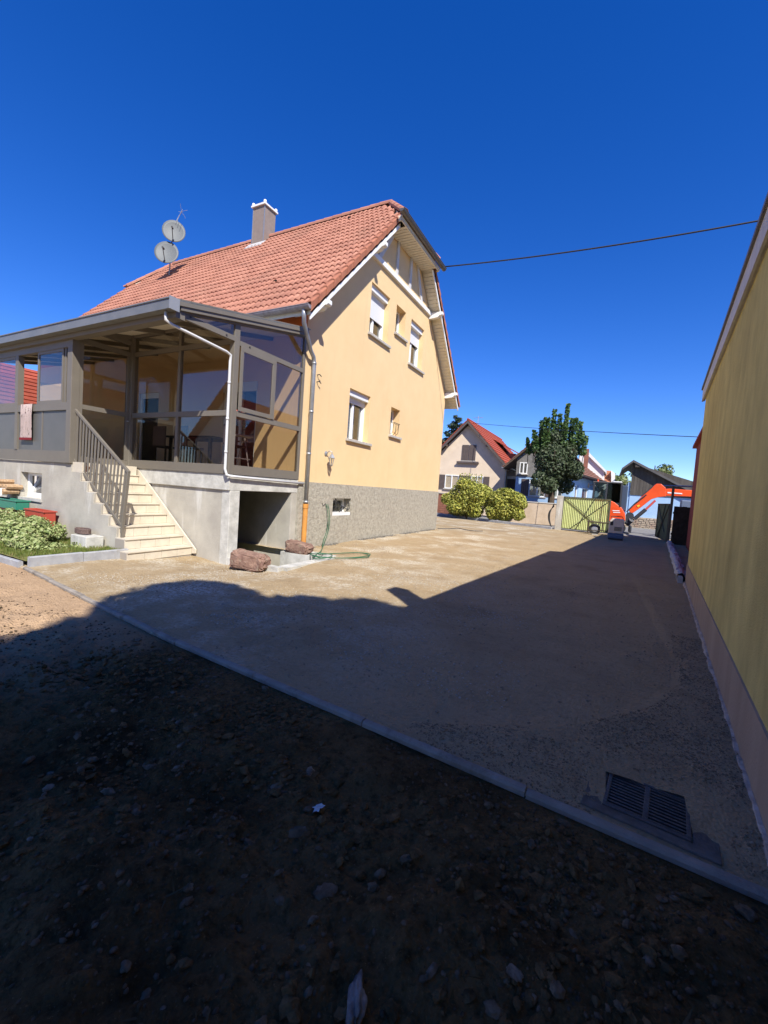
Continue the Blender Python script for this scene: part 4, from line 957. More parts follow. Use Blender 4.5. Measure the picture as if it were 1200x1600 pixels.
# ================================================================== STEPS and railing
st = thing('steps', 'tiled outdoor steps rising to the veranda door', 'steps', (-8.2, 5.0, 0))
SX = [-7.12, -7.40, -7.67, -7.93, -8.18, -8.43, -8.67, -8.91]; SZ = [0.115, 0.30, 0.49, 0.68, 0.87, 1.06, 1.25, 1.42]
SZ0 = [-0.05]+SZ[:-1]; y0s = [4.30, 4.42]+[4.47]*6
tile_me = {}
rgs = random.Random(3)
for i, (x, z) in enumerate(zip(SX, SZ)):
    y0 = y0s[i]; y1 = 5.57; xr = SX[i+1]-0.02 if i < 7 else CX+0.03
    core = MB().box(xr-0.0, x-0.018, y0, y1, -0.3 if i == 0 else SZ0[i]-0.2, z-0.016).build('step', m_grout, st)
    n = 4; wd = (y1-y0)/n
    for k in range(n):
        a, b = y0+k*wd+0.003, y0+(k+1)*wd-0.003; q = rgs.uniform(-.001, .001)
        MB().box(x-0.017, x-0.008+q, a, b, SZ0[i]+0.004, z-0.022).build('tile', m_stair, core)
        MB().box(xr+0.001, x+0.012, a, b, z-0.018, z+q).build('tile', m_stair, core)
box('landing', m_stair, st, CX+0.03, SX[-1]+0.0-0.02, 4.47, 5.53, 1.421, 1.60)
# stringer of tiles along the wall and rough concrete flank
MB().prism([(-7.03, 5.575, -0.02), (-7.03, 5.575, 0.06), (-9.02, 5.575, 1.60), (-9.28, 5.575, 1.62), (-9.28, 5.575, 1.3), (-7.25, 5.575, -0.05)], (0, 0.03, 0)).build('stringer', m_stair, st, bevel=0.004)
pts = [(CX+0.02, -0.3), (-7.22, -0.3)]
for i in range(8):
    pts += [(SX[i]-0.03, SZ0[i]-0.012), (SX[i]-0.03, SZ[i]-0.02)] if i else [(SX[0]-0.1, -0.3), (SX[0]-0.1, SZ[0]-0.02)]
pts += [(CX+0.02, SZ[-1]-0.02)]
mb = MB(); mb.prism([(a, 4.445, b) for a, b in pts], (0, 0.022, 0)); mb.build('flank', m_conc, st)
rl = thing('railing', 'taupe metal railing with flat bars on the open side of the steps', 'railing', (-8.5, 4.5, 1))
RYY = 4.50
tp0, tp1 = Vector((-9.36, RYY, 2.66)), Vector((-7.48, RYY, 1.47)); bp0, bp1 = Vector((-9.36, RYY, 1.70)), Vector((-7.63, RYY, 0.50))
MB().bar(tp0, tp1, 0.045, 0.05).build('handrail', m_frame, rl, bevel=0.005)
MB().bar(tp1+Vector((-0.015, 0, 0.02)), bp1+Vector((-0.0, 0, -0.12)), 0.04, 0.05, (0, 1, 0)).build('end_post', m_frame, rl, bevel=0.004)
MB().bar(bp0, bp1, 0.035, 0.05).build('bottom_rail', m_frame, rl, bevel=0.004)
for i in range(17):
    t_ = (i+0.6)/17.2; a = bp0.lerp(bp1, t_); xx = a.x+(0.11*t_)
    tz = tp0.z+(tp1.z-tp0.z)*(xx-tp0.x)/(tp1.x-tp0.x); bz = bp0.z+(bp1.z-bp0.z)*(a.x-bp0.x)/(bp1.x-bp0.x)
    MB().bar((a.x, RYY, bz+0.015), (xx, RYY, tz-0.02), 0.045, 0.012, (0, 1, 0)).build('baluster', m_frame, rl)
MB().bar((-7.62, RYY, 0.50), (-7.62, RYY, 0.28), 0.04, 0.04, (0, 1, 0)).build('foot', m_frame, rl)
# things around the steps
b_ = box('concrete_block', m_concd, None, -8.50, -8.00, 4.10, 4.40, 0.06, 0.29, bevel=0.01); tag(b_, 'pale concrete block lying on the grass beside the steps', 'block')
me = [MB().lathe([(0.055, 0), (0.072, 0.10), (0.078, 0.10), (0.078, 0.12), (0.066, 0.12), (0.05, 0.03)], (0, 0, 0), 14)]
p_ = me[0].build('clay_pot', m_clay, None, smooth=False); p_.location = (-8.98, 4.56, 1.42); p_.scale = (1.0, 1.0, 0.9); tag(p_, 'small terracotta pot on the top step behind the railing', 'pot')
p2 = MB().lathe([(0.07, 0), (0.09, 0.14), (0.1, 0.14), (0.1, 0.17), (0.08, 0.17), (0.06, 0.04)], (0, 0, 0), 14).build('clay_pot', mat('yellow_clay', (0.55, 0.30, 0.10), 0.8), None); p2.location = (-8.62, 4.33, 0.09); p2.scale = (.8, .8, 1); tag(p2, 'yellowish clay pot beside the creeping plant and the block', 'pot')
bk = MB()
for i in range(6): bk.tube([(-8.42+0.19*math.cos(a/12*6.28), 4.26+0.09*math.sin(a/12*6.28), 0.315+0.014*i) for a in range(13)], 0.012, 5)
bk = bk.build('wicker_tray', mat('wicker', (0.20, 0.14, 0.12), 0.9, 0, (0.1, 0.07, 0.06), 60), None); tag(bk, 'shallow dark wicker tray on the pale block beside the steps', 'tray')
def trough(x0, x1, y0, y1, z0, z1, m, label, soilm=m_soil):
    t = thing('planter', label, 'planter', ((x0+x1)/2, (y0+y1)/2, z0)); k = 0.03
    MB().box(x0+k, x1-k, y0+k*.5, y0+k, z0, z1-0.02).box(x0+k, x1-k, y1-k, y1-k*.5, z0, z1-0.02).box(x0+k*.5, x0+k, y0+k, y1-k, z0, z1-0.02).box(x1-k, x1-k*.5, y0+k, y1-k, z0, z1-0.02).box(x0+k, x1-k, y0+k, y1-k, z0, z0+0.01).build('trough', m, t)
    MB().box(x0, x1, y0, y0+0.03, z1-0.025, z1).box(x0, x1, y1-0.03, y1, z1-0.025, z1).box(x0, x0+0.03, y0+.03, y1-.03, z1-0.025, z1).box(x1-0.03, x1, y0+.03, y1-.03, z1-0.025, z1).build('rim', m, t, bevel=0.004)
    MB().box(x0+k, x1-k, y0+k, y1-k, z1-0.06, z1-0.04).build('potting_soil', soilm, t)
trough(-11.8, -10.62, 4.12, 4.36, 0.08, 0.55, m_redpl, 'red plastic planter trough directly under the green one')
trough(-11.75, -10.55, 4.08, 4.34, 0.55, 0.74, m_greenpl, 'long green plastic planter trough stacked on a red one under the cellar window')
trough(-10.42, -9.62, 4.16, 4.40, 0.08, 0.60, m_redpl, 'low red planter trough standing alone right of the green one')
bt = MB().lathe([(0.16, 0), (0.17, 0.16), (0.16, 0.16), (0.15, 0.02)], (0, 0, 0), 16).build('white_basin', m_pvc, None); bt.location = (-11.55, 4.16, 0.79); tag(bt, 'white plastic basin on the green trough near the cellar window', 'basin')
rg = random.Random(8)
for i in range(9):
    c = Vector((-11.75+0.13*(i % 4)+0.05*(i//4), 4.27+0.01*i, 0.88+0.10*(i//4))); r = 0.055; mb = MB()
    mb.lathe([(r*rg.uniform(.85, 1.1), -0.14), (r*rg.uniform(.9, 1.15), 0.14)], c, 7, 'Y'); o = mb.build('log', m_wood, None); tag(o, 'split piece of firewood in the small heap beside the cellar window', 'log', 'firewood heaped by the cellar window')
# rug over the window ledge
def rug():
    m = bpy.data.materials.new('rug'); m.use_nodes = True; t = m.node_tree; N = t.nodes; L = t.links; p = N['Principled BSDF']; p.inputs['Roughness'].default_value = 0.95
    tc = N.new('ShaderNodeTexCoord'); mp = N.new('ShaderNodeMapping'); mp.inputs['Scale'].default_value = (5, 0.01, 5); L.new(tc.outputs['Object'], mp.inputs[0])
    v_ = N.new('ShaderNodeTexVoronoi'); v_.inputs['Scale'].default_value = 1.6; v_.feature = 'F1'; L.new(mp.outputs[0], v_.inputs[0])
    wv = N.new('ShaderNodeTexWave'); wv.inputs['Scale'].default_value = 1.3; wv.inputs['Distortion'].default_value = 6; L.new(mp.outputs[0], wv.inputs[0])
    a = N.new('ShaderNodeMath'); a.operation = 'MULTIPLY'; L.new(v_.outputs['Distance'], a.inputs[0]); L.new(wv.outputs['Fac'], a.inputs[1])
    r = N.new('ShaderNodeValToRGB'); r.color_ramp.interpolation = 'CONSTANT'; e = r.color_ramp.elements; e[0].position = 0; e[0].color = (0.55, 0.45, 0.38, 1); e[1].position = 0.07; e[1].color = (0.08, 0.035, 0.035, 1)
    n = e.new(0.22); n.color = (0.50, 0.38, 0.33, 1); L.new(a.outputs[0], r.inputs[0]); L.new(r.outputs[0], p.inputs['Base Color']); return m
rt = thing('rug', 'small patterned cream and maroon rug hanging over the veranda ledge', 'rug', (-10.95, LY, 2.7))
v = []; f = []
prof = [(LY+0.08, 2.62), (LY+0.07, 2.755), (LY-0.01, 2.765), (LY-0.065, 2.75), (LY-0.075, 2.5), (LY-0.07, 2.2), (LY-0.075, 2.04)]
for j, (yy, zz) in enumerate(prof):
    for i in range(9): v.append(Vector((-11.22+0.50*i/8, yy-0.006*math.sin(i*1.3+j), zz)))
for j in range(len(prof)-1):
    for i in range(8): a = j*9+i; f.append((a, a+1, a+10, a+9))
MB().add(v, f).build('rug_cloth', rug(), rt, smooth=True)
box('rug_border', mat('maroon', (0.20, 0.03, 0.035), 0.9), rt, -11.225, -10.715, LY-0.084, LY-0.072, 2.0, 2.05)
# garden hose hanging and coiled
hs = thing('garden_hose', 'green garden hose hanging on the roughcast wall and looped on the ground', 'hose', (GX+0.1, 8.6, 0))
hp = [(GX+0.05, 8.60, 1.02), (GX+0.09, 8.62, 0.85), (GX+0.10, 8.66, 0.6), (GX+0.10, 8.62, 0.35), (GX+0.14, 8.45, 0.12)]
MB().tube([(GX+0.03, 8.45, 1.05), (GX+0.03, 8.5, 0.97), (GX+0.03, 8.6, 1.03)], 0.012, 6).build('hose_hook', m_iron, hs)
cur = []
def spl(P, n=8):
    P = [Vector(p) for p in P]; P = [P[0]]+P+[P[-1]]; out = []
    for i in range(1, len(P)-2):
        for k in range(n):
            t = k/n; a, b, c, d = P[i-1:i+3]; out.append(0.5*((2*b)+(c-a)*t+(2*a-5*b+4*c-d)*t*t+(3*b-a-3*c+d)*t**3))
    out.append(P[-2]); return out
for j in range(2):
    q = [(x+0.02*j, y+0.04*j, z) for x, y, z in hp]
    q += [(-5.75, 8.0, 0.03), (-5.35, 7.35, 0.025+0.02*j), (-5.15, 6.85, 0.03), (-4.95, 6.75, 0.03), (-4.85, 7.0, 0.05), (-5.0, 7.3, 0.05), (-5.25, 7.2, 0.06), (-5.25, 6.9, 0.07), (-4.95, 6.85-0.05*j, 0.06), (-4.7, 7.2, 0.03), (-4.5+0.1*j, 7.7, 0.03), (-4.55, 8.15-0.1*j, 0.03), (-4.85, 8.1, 0.03), (-5.1, 7.6, 0.03), (-5.2, 7.1, 0.05)]
    MB().tube(spl(q), 0.0095, 6).build('hose_length', m_hose, hs, smooth=True)
# dark wire on the ground near the far corner
wv_ = MB().tube(spl([(-6.0, 16.2, 0.04), (-5.7, 16.9, 0.03), (-5.5, 17.3, 0.05), (-5.1, 17.2, 0.03), (-4.7, 16.9, 0.05), (-4.5, 17.5, 0.03)]), 0.014, 5).build('cable', m_black, None); tag(wv_, 'dark cable lying on the sand by the far corner of the yellow house', 'cable')

# furniture inside the veranda
hc = thing('high_chair', 'childs folding high chair standing inside the veranda side window', 'high chair', (-6.75, 6.25, 1.63))
m_hc = mat('chair_tube', (0.25, 0.21, 0.21), 0.5, 0.3)
for s_ in (-0.2, 0.2):
    MB().tube([(-6.55, 6.2+s_, 1.64), (-6.72, 6.2+s_*0.8, 2.5)], 0.014, 6).build('leg', m_hc, hc)
    MB().tube([(-6.95, 6.2+s_, 1.64), (-6.74, 6.2+s_*0.8, 2.3)], 0.014, 6).build('leg', m_hc, hc)
MB().box(-6.92, -6.62, 6.05, 6.36, 2.12, 2.17).build('seat', m_dark, hc, bevel=0.01)
MB().box(-6.95, -6.88, 6.03, 6.38, 2.17, 2.58).build('backrest', mat('hc_cloth', (0.13, 0.10, 0.11), 0.9), hc, bevel=0.02)
MB().prism([(-6.62, 6.0, 2.33), (-6.62, 6.42, 2.33), (-6.45, 6.38, 2.35), (-6.45, 6.04, 2.35)], (0, 0, 0.025)).build('tray', m_hc, hc)
MB().tube([(-6.55, 6.0, 1.9), (-6.55, 6.4, 1.9)], 0.012, 6).build('foot_bar', m_hc, hc)
cu = MB().lathe([(0.0, 0), (0.13, 0.01), (0.16, 0.05), (0.13, 0.10), (0.0, 0.12)], (0, 0, 0), 16).build('cushion', mat('cushion_cloth', (0.75, 0.68, 0.62), 0.9, 0, (0.45, 0.05, 0.05), 14, lo=0.5, hi=0.52), None, smooth=True)
cu.location = (-6.75, 6.2, 2.76); cu.rotation_euler = (0, 0, 0); tag(cu, 'round white and red cushion on a shelf behind the side window', 'cushion')
sf = box('shelf', m_frame, None, -7.0, -6.4, 5.9, 6.5, 2.735, 2.76); tag(sf, 'narrow shelf at ledge height behind the veranda side window', 'shelf')
tb = thing('table', 'dark table inside the veranda behind the front panes', 'table', (-8.3, 6.6, 1.63))
MB().box(-9.0, -7.5, 6.2, 7.0, 2.32, 2.36).build('tabletop', m_dark, tb)
for x in (-8.9, -7.6):
    for y in (6.28, 6.92): MB().box(x-0.03, x+0.03, y-0.03, y+0.03, 1.63, 2.32).build('leg', m_dark, tb)
ch_ = None
for i, (x, y, s_) in enumerate(((-8.6, 6.0, -1), (-7.9, 6.0, -1))):
    c_ = thing('dining_chair', ('dark dining chair nearer the entrance door, tucked at the veranda table', 'dark dining chair nearer the side glazing, tucked at the veranda table')[i], 'chair', (x, y, 1.63), 'chairs at the veranda table')
    MB().box(x-0.2, x+0.2, y-0.2, y+0.2, 2.05, 2.09).build('seat', m_dark, c_); MB().box(x-0.2, x+0.2, y-0.22, y-0.19, 2.09, 2.5).build('backrest', mat('chair_brown', (0.09, 0.05, 0.04), 0.6), c_)
    for a in (-0.17, 0.17):
        for b in (-0.17, 0.17): MB().box(x+a-0.015, x+a+0.015, y+b-0.015, y+b+0.015, 1.63, 2.05).build('leg', m_dark, c_)

# ================================================================== OLIVE WALL HOUSE on the right
m_olive = mat('ochre_render', (0.74, 0.62, 0.24), 0.95, 0, (0.66, 0.55, 0.21), 3.5, 0.6, 90)
add_layer(m_olive, (0.44, 0.36, 0.14), 2.0, 0.42, 0.7, 0.7, (1, 1, 0.35), 8)
add_layer(m_olive, (0.36, 0.27, 0.10), 1.2, 0.52, 0.72, 0.6, (1, 1, 0.22), 2.2)
m_band = mat('mauve_band', (0.42, 0.33, 0.25), 0.9, 0, (0.34, 0.26, 0.195), 2.5, 0.3, 50, streak=True)
m_foam = mat('pale_mortar', (0.52, 0.45, 0.38), 0.95, 0, (0.30, 0.24, 0.19), 9, 0.8, 40)
nh = thing('neighbour_house', 'ochre rendered neighbouring house with mauve base band and white fascia on the right', 'house', (3, 3, 0))
WA = Vector((math.sin(R_(5.4)), math.cos(R_(5.4)), 0)); WN = Vector((WA.y, -WA.x, 0))
def wp(s, n, z): return Vector((1.5, 10.0, 0))+WA*s+WN*n+Vector((0, 0, z))
def wb(name, m, s0, s1, n0, n1, z0, z1, bevel=0):
    vs = [wp(s, n, z) for z in (z0, z1) for s, n in ((s0, n0), (s1, n0), (s1, n1), (s0, n1))]
    return MB().add(vs, [(3,2,1,0),(4,5,6,7),(0,1,5,4),(1,2,6,5),(2,3,7,6),(3,0,4,7)]).build(name, m, nh, bevel=bevel)
SE = 0.55; SB = -12.6
wb('wall', m_olive, SB, SE, 0.0, 5.5, 0.40, 3.86)
wb('base_band', m_band, SB, SE+0.012, -0.014, 5.5, -0.3, 0.40)
wb('fascia', m_timb, SB-0.2, SE+0.25, -0.05, -0.025, 3.74, 3.99)
wb('soffit', m_timb, SB-0.2, SE+0.25, -0.025, 0.0, 3.75, 3.77)
mb = MB(); # roof rising away from the fascia
mb.add([wp(s, n, z) for s in (SB-0.25, SE+0.3) for n, z in ((-0.06, 3.99), (-0.06, 4.02), (3.0, 6.05), (6.2, 4.15), (6.2, 4.09), (3.0, 5.97))], [(0,1,2,5),(5,2,3,4),(6,11,8,7),(11,10,9,8),(0,6,7,1),(1,7,8,2),(2,8,9,3),(3,9,10,4),(0,5,11,6),(5,4,10,11)])
nroof = mb.build('roof', m_rtile, nh)
wb('verge_metal', m_frame, SB-0.25, SE+0.3, -0.075, -0.045, 3.985, 4.035)
wb('chimney', m_band, -7.95, -7.68, 0.35, 0.58, 4.0, 5.45)  # out of view, added and sized to cast the notch in the eave shadow
mb = MB().add([wp(SE, 0, 3.86), wp(SE, 5.5, 3.86), wp(SE, 3.0, 5.9), wp(SE-0.2, 0, 3.86), wp(SE-0.2, 5.5, 3.86), wp(SE-0.2, 3.0, 5.9)], [(0,1,2),(3,5,4),(0,2,5,3),(1,4,5,2)]); mb.build('gable_top', m_olive, nh)
# ragged mortar along the wall foot
v = []; f = []; n = 150; rg = random.Random(6)
for i in range(n):
    s = SB+4+(SE-SB-4)*i/(n-1); q = 0.02+0.03*max(0, mn.noise(Vector((s*1.7, 0, 0))))+0.012*rg.random(); h_ = 0.03+0.05*max(0, mn.noise(Vector((s*1.1, 4, 0))))+0.012*rg.random()
    v += [wp(s, -0.015, h_), wp(s, -0.02-q*0.4, h_*0.9), wp(s, -0.02-q, 0.0), wp(s, -0.02-q*1.3, -0.05)]
    if i:
        for k in range(3): a = (i-1)*4+k; f.append((a, a+1, a+5, a+4))
MB().add(v, f).build('mortar_foot', m_foam, nh)
# the red rendered neighbour beyond it
rh = thing('red_house', 'narrow view of a red rendered house just beyond the ochre wall', 'house', (3.5, 14, 0))
m_redr = mat('red_render', (0.36, 0.10, 0.07), 0.9, 0, (0.28, 0.08, 0.06), 3, 0.2, 60)
def rb(name, m, s0, s1, n0, n1, z0, z1):
    vs = [wp(s, n, z) for z in (z0, z1) for s, n in ((s0, n0), (s1, n0), (s1, n1), (s0, n1))]
    return MB().add(vs, [(3,2,1,0),(4,5,6,7),(0,1,5,4),(1,2,6,5),(2,3,7,6),(3,0,4,7)]).build(name, m, rh)
rb('wall', m_redr, 0.9, 11.0, 0.42, 4.5, -0.3, 4.0); rb('eave', m_rtile, 0.85, 11.2, 0.29, 0.5, 4.0, 4.1)
MB().add([wp(s, n, z) for s in (0.85, 11.2) for n, z in ((0.29, 4.1), (2.6, 5.6), (5, 4.2), (2.6, 5.5))], [(0,1,5,4),(1,2,6,5),(3,7,6,2),(0,4,7,3),(0,3,2,1),(4,5,6,7)]).build('roof', m_rtile, rh)

# ================================================================== GATE, FENCES, YARD END
def foliage(cen, rad, n, size, seed, dens=None, shell=0.55, squash=1.0, up=0.0):
    """leaf quads scattered through lobes: cen list of (x,y,z), rad list of (rx,ry,rz)"""
    rg = np.random.default_rng(seed); k = len(cen); wts = np.array([r[0]*r[1]+r[1]*r[2]+r[0]*r[2] for r in rad]); idx = rg.choice(k, n, p=wts/wts.sum())
    d = rg.normal(size=(n, 3)); d /= np.linalg.norm(d, axis=1)[:, None]
    rr = shell+(1-shell)*rg.random(n)**0.6
    P = np.array(cen)[idx]+d*rr[:, None]*np.array(rad)[idx]
    nr = d*0.8+rg.normal(size=(n, 3))*0.55+np.array([0, 0, 0.35]); nr /= np.linalg.norm(nr, axis=1)[:, None]
    t = np.cross(nr, rg.normal(size=(n, 3))); t /= np.linalg.norm(t, axis=1)[:, None]; b = np.cross(nr, t)
    s = size*(0.6+0.8*rg.random(n))[:, None]
    bend = nr*s*0.22
    V = np.stack([P-t*s*0.5, P+b*s*0.32+bend*0.2, P+t*s*0.5-bend, P-b*s*0.32+bend*0.2], 1).reshape(-1, 3)
    return V
def leaf_obj(name, V, m, parent, base=(0, 0, 0)):
    V = V-np.array(org(parent)) if parent else V-np.array(base)
    n = len(V)//4; F = np.arange(n*4).reshape(n, 4)
    me = bpy.data.meshes.new(name); me.vertices.add(n*4); me.vertices.foreach_set('co', V.astype(np.float32).ravel())
    me.loops.add(n*4); me.loops.foreach_set('vertex_index', F.ravel().astype(np.int32)); me.polygons.add(n)
    me.polygons.foreach_set('loop_start', (np.arange(n)*4).astype(np.int32)); me.polygons.foreach_set('loop_total', np.full(n, 4, np.int32)); me.update(calc_edges=True)
    me.materials.append(m); o = bpy.data.objects.new(name, me); COL.objects.link(o)
    if parent: o.parent = parent
    else: o.location = base
    return o
m_bark = mat('bark', (0.12, 0.09, 0.065), 0.95, 0, (0.07, 0.055, 0.04), 12, 0.8, 30)
m_maple = leafmat('maple_leaf', (0.05, 0.078, 0.032), (0.10, 0.13, 0.06), (0.20, 0.22, 0.14), 6)
m_maplelight = leafmat('young_leaf', (0.07, 0.14, 0.03), (0.12, 0.19, 0.06), None, 3)
# pollarded street tree
tx, ty = -3.15, 28.2
tree = thing('street_tree', 'dense pruned green street tree with upright shoots in front of the blue house', 'tree', (tx, ty, 0))
MB().tube([(tx, ty, -0.1), (tx+0.03, ty, 1.2), (tx, ty, 2.6), (tx+0.1, ty, 4.2)], [0.24, 0.20, 0.18, 0.08], 10).build('trunk', m_bark, tree)
mb = MB(); rg = random.Random(5); cen = []; rad = []
for i in range(9):
    a = i*2.4; e = Vector((tx+1.3*math.cos(a), ty+1.2*math.sin(a), 3.2+1.6*rg.random())); mb.tube([(tx, ty, 2.2+0.1*i), (tx+0.5*math.cos(a), ty+0.5*math.sin(a), 2.7+0.1*i), e], [0.09, 0.07, 0.03], 6)
mb.build('limbs', m_bark, tree)
for i in range(26):
    a = rg.uniform(0, 6.28); q = rg.uniform(0.2, 1.0); zz = rg.uniform(-1, 1)
    rr = 1.42*math.sqrt(max(0.05, 1-zz*zz*0.75))
    cen.append((tx-0.05+1.1*rr*q*math.cos(a), ty+rr*q*math.sin(a), 3.95+zz*1.55)); rad.append((0.50, 0.50, 0.52))
cen.append((tx, ty, 3.9)); rad.append((1.2, 1.2, 1.35))
leaf_obj('crown', foliage(cen, rad, 20000, 0.155, 11, shell=0.55), m_maple, tree)
V = []; rgn = np.random.default_rng(3); mb = MB()
for i, (dx, h_, wd) in enumerate([(-1.75, 1.1, .14), (-1.05, 2.05, .16), (-0.7, 2.0, .15), (-0.25, 2.45, .2), (0.05, 2.2, .2), (0.55, 2.75, .17), (1.05, 2.1, .22), (1.3, 2.0, .2), (1.75, 1.1, .16), (-1.4, 1.5, .17), (0.8, 2.1, .2), (-0.5, 1.9, .2), (-0.9, 1.7, .17), (0.3, 1.7, .2), (-1.2, 1.2, .2), (1.5, 1.4, .18)]):
    bx, by, bz = tx+dx*0.9, ty+0.5*math.sin(i*2.1), 4.75-0.25*abs(dx); n = int(210*h_)
    mb.tube([(bx, by, bz-0.6), (bx+dx*0.08, by, bz+h_-0.1)], [0.025, 0.006], 5)
    t_ = rgn.random(n); P = np.stack([bx+dx*0.08*t_, np.full(n, by), bz+h_*t_], 1)
    a = rgn.random(n)*6.28; rr = wd*(0.5+0.5*rgn.random(n))*(1.15-0.6*t_)
    V.append(foliage([tuple(p) for p in P+np.stack([np.cos(a)*rr, np.sin(a)*rr, 0*a], 1)], [(0.03, 0.03, 0.03)]*n, n, 0.17, 50+i))
mb.build('shoots', m_bark, tree); leaf_obj('shoot_leaves', np.concatenate(V), m_maplelight, tree)
# variegated bushes
m_var = leafmat('variegated_leaf', (0.10, 0.15, 0.03), (0.42, 0.40, 0.07), (0.55, 0.52, 0.13), 4.5)
m_varc = leafmat('golden_leaf', (0.14, 0.18, 0.035), (0.55, 0.53, 0.10), (0.72, 0.66, 0.18), 7)
def bush(name, label, c, r, n, seed, m, lobes=14, size=0.12, flat=0.0):
    rg = random.Random(seed); t = thing(name, label, 'bush', (c[0], c[1], 0)); cn = []; rd = []
    for i in range(lobes):
        a = rg.uniform(0, 6.28); q = rg.uniform(0.4, 0.8); z = rg.uniform(-0.7, 0.8)
        cn.append((c[0]+r[0]*q*math.cos(a), c[1]+r[1]*q*math.sin(a), c[2]+r[2]*z*(1-q*0.35))); rd.append((r[0]*0.33, r[1]*0.33, r[2]*0.30))
    cn.append(c); rd.append((r[0]*0.8, r[1]*0.8, r[2]*0.85))
    leaf_obj('foliage', foliage(cn, rd, n, size, seed, shell=0.6), m, t)
    mb = MB()
    for i in range(5): a = i*1.3; mb.tube([(c[0], c[1], -0.05), (c[0]+r[0]*0.4*math.cos(a), c[1]+r[1]*0.4*math.sin(a), c[2])], [0.04, 0.015], 5)
    mb.build('stems', m_bark, t); return t
b1 = bush('bush', 'taller yellow-green bush nearer the corner of the yellow house', (-7.65, 25.7, 1.28), (1.62, 1.1, 1.38), 15000, 1, m_varc)
b2 = bush('bush', 'lower golden bush next to the beige wall and gate', (-5.35, 25.2, 1.08), (1.2, 0.95, 1.18), 12000, 2, m_varc)
V = []
for i in range(10): V.append(foliage([(-8.3+i*0.15, 25.7, 2.45+0.05*k) for k in range(8)], [(0.05, 0.05, 0.05)]*8, 14, 0.1, 80+i))
leaf_obj('shoots', np.concatenate(V), m_varc, b1)
# creeping plant on the lawn
m_ivy = leafmat('plant_leaf', (0.17, 0.24, 0.07), (0.42, 0.46, 0.19), (0.52, 0.50, 0.27), 16)
pl = thing('creeping_plant', 'low spreading light green plant on the grass below the concrete wall', 'plant', (-10.1, 3.85, 0.1))
cn = []; rd = []; rg = random.Random(9)
for i in range(44):
    q_ = rg.random(); cn.append((-11.2+2.95*q_, 3.42+0.72*rg.random(), 0.22+0.18*rg.random()-0.2*max(0, (q_-.75)/.25))); rd.append((0.28, 0.21, 0.2 if q_ < .8 else .13))
leaf_obj('foliage', foliage(cn, rd, 21000, 0.062, 5, shell=0.6), m_ivy, pl)

# gate posts, gate leaves
def post(label, x, y, z, wd=0.30):
    o = MB().box(x-wd/2, x+wd/2, y-wd/2, y+wd/2, -0.1, z).build('gate_pillar', m_conc, None, bevel=0.02); tag(o, label, 'pillar'); return o
post('weathered grey concrete pillar holding the green gate leaf', -2.20, 23.85, 1.78)
m_gate = mat('lime_sheet', (0.56, 0.60, 0.25), 0.7, 0, (0.46, 0.50, 0.19), 3)
m_gframe = mat('gate_iron', (0.10, 0.10, 0.07), 0.7, 0.3)
def gate(label, a, b, z0, z1, mt, n, hinge):
    g = thing('gate', label, 'gate', tuple(a)); a = Vector(a); b = Vector(b); d = (b-a); L_ = d.length; d.normalize(); nn = Vector((-d.y, d.x, 0))
    def P(u, w_, z): return a+d*u+nn*w_+Vector((0, 0, z))
    st_ = L_/n
    for i in range(n):
        u0, u1 = i*st_+0.002, (i+1)*st_-0.002; q = 0.3*st_
        prof = [(u0, 0.0), (u0+q, 0.025), (u1-q, 0.025), (u1, 0.0)]
        vs = [P(u, w_, z) for z in (z0, z1) for u, w_ in prof]+[P(u, w_-0.004, z) for z in (z0, z1) for u, w_ in prof]
        MB().add(vs, [(0,1,5,4),(1,2,6,5),(2,3,7,6),(8,12,13,9),(9,13,14,10),(10,14,15,11),(4,5,13,12),(5,6,14,13),(6,7,15,14)]).build('slat', mt, g)
    for s_ in (-1, 1):
        w_ = 0.035*s_-0.0 if s_ > 0 else -0.02
        mb = MB(); mb.bar(P(0, w_, z1), P(L_, w_, z1), 0.03, 0.04); mb.bar(P(0, w_, z0), P(L_, w_, z0), 0.03, 0.04); mb.bar(P(0, w_, z0), P(0, w_, z1), 0.03, 0.04, (0, 1, 0)); mb.bar(P(L_, w_, z0), P(L_, w_, z1), 0.03, 0.04, (0, 1, 0)); mb.build('gate_frame', m_gframe, g)
        for p, q in (((0.02, z1), (L_*0.78, z0+0.35)), ((L_*0.68, z1), (L_*0.32, z0)), ((L_-0.02, z1-0.05), (0.18*L_, z0))):
            MB().bar(P(p[0], w_+0.012*s_, p[1]), P(q[0], w_+0.012*s_, q[1]), 0.02, 0.035, nn).build('brace', m_gframe, g)
    return g
gate('closed lime green corrugated gate leaf with crossed iron braces', (-2.02, 23.9, 0), (0.12, 23.5, 0), 0.10, 1.74, m_gate, 26, None)
m_gate2 = mat('dull_green_sheet', (0.13, 0.15, 0.07), 0.6, 0, (0.10, 0.11, 0.06), 3)
gate('dark green gate leaf standing open beside the steel post', (2.26, 25.1, 0), (2.42, 22.2, 0), 0.08, 1.70, m_gate2, 24, None)
# steel post with crossbar
o = thing('steel_frame', 'tall thin steel post with a pale crossbar reaching the ochre wall', 'steel frame', (2.42, 21.75, 0))
MB().box(2.37, 2.46, 21.7, 21.79, -0.05, 2.46).build('post', m_gframe, o)
MB().tube([at(1037, 759, 21.74), at(1092, 760.5, 21.74)], 0.035, 8).build('crossbar', m_zinc, o)
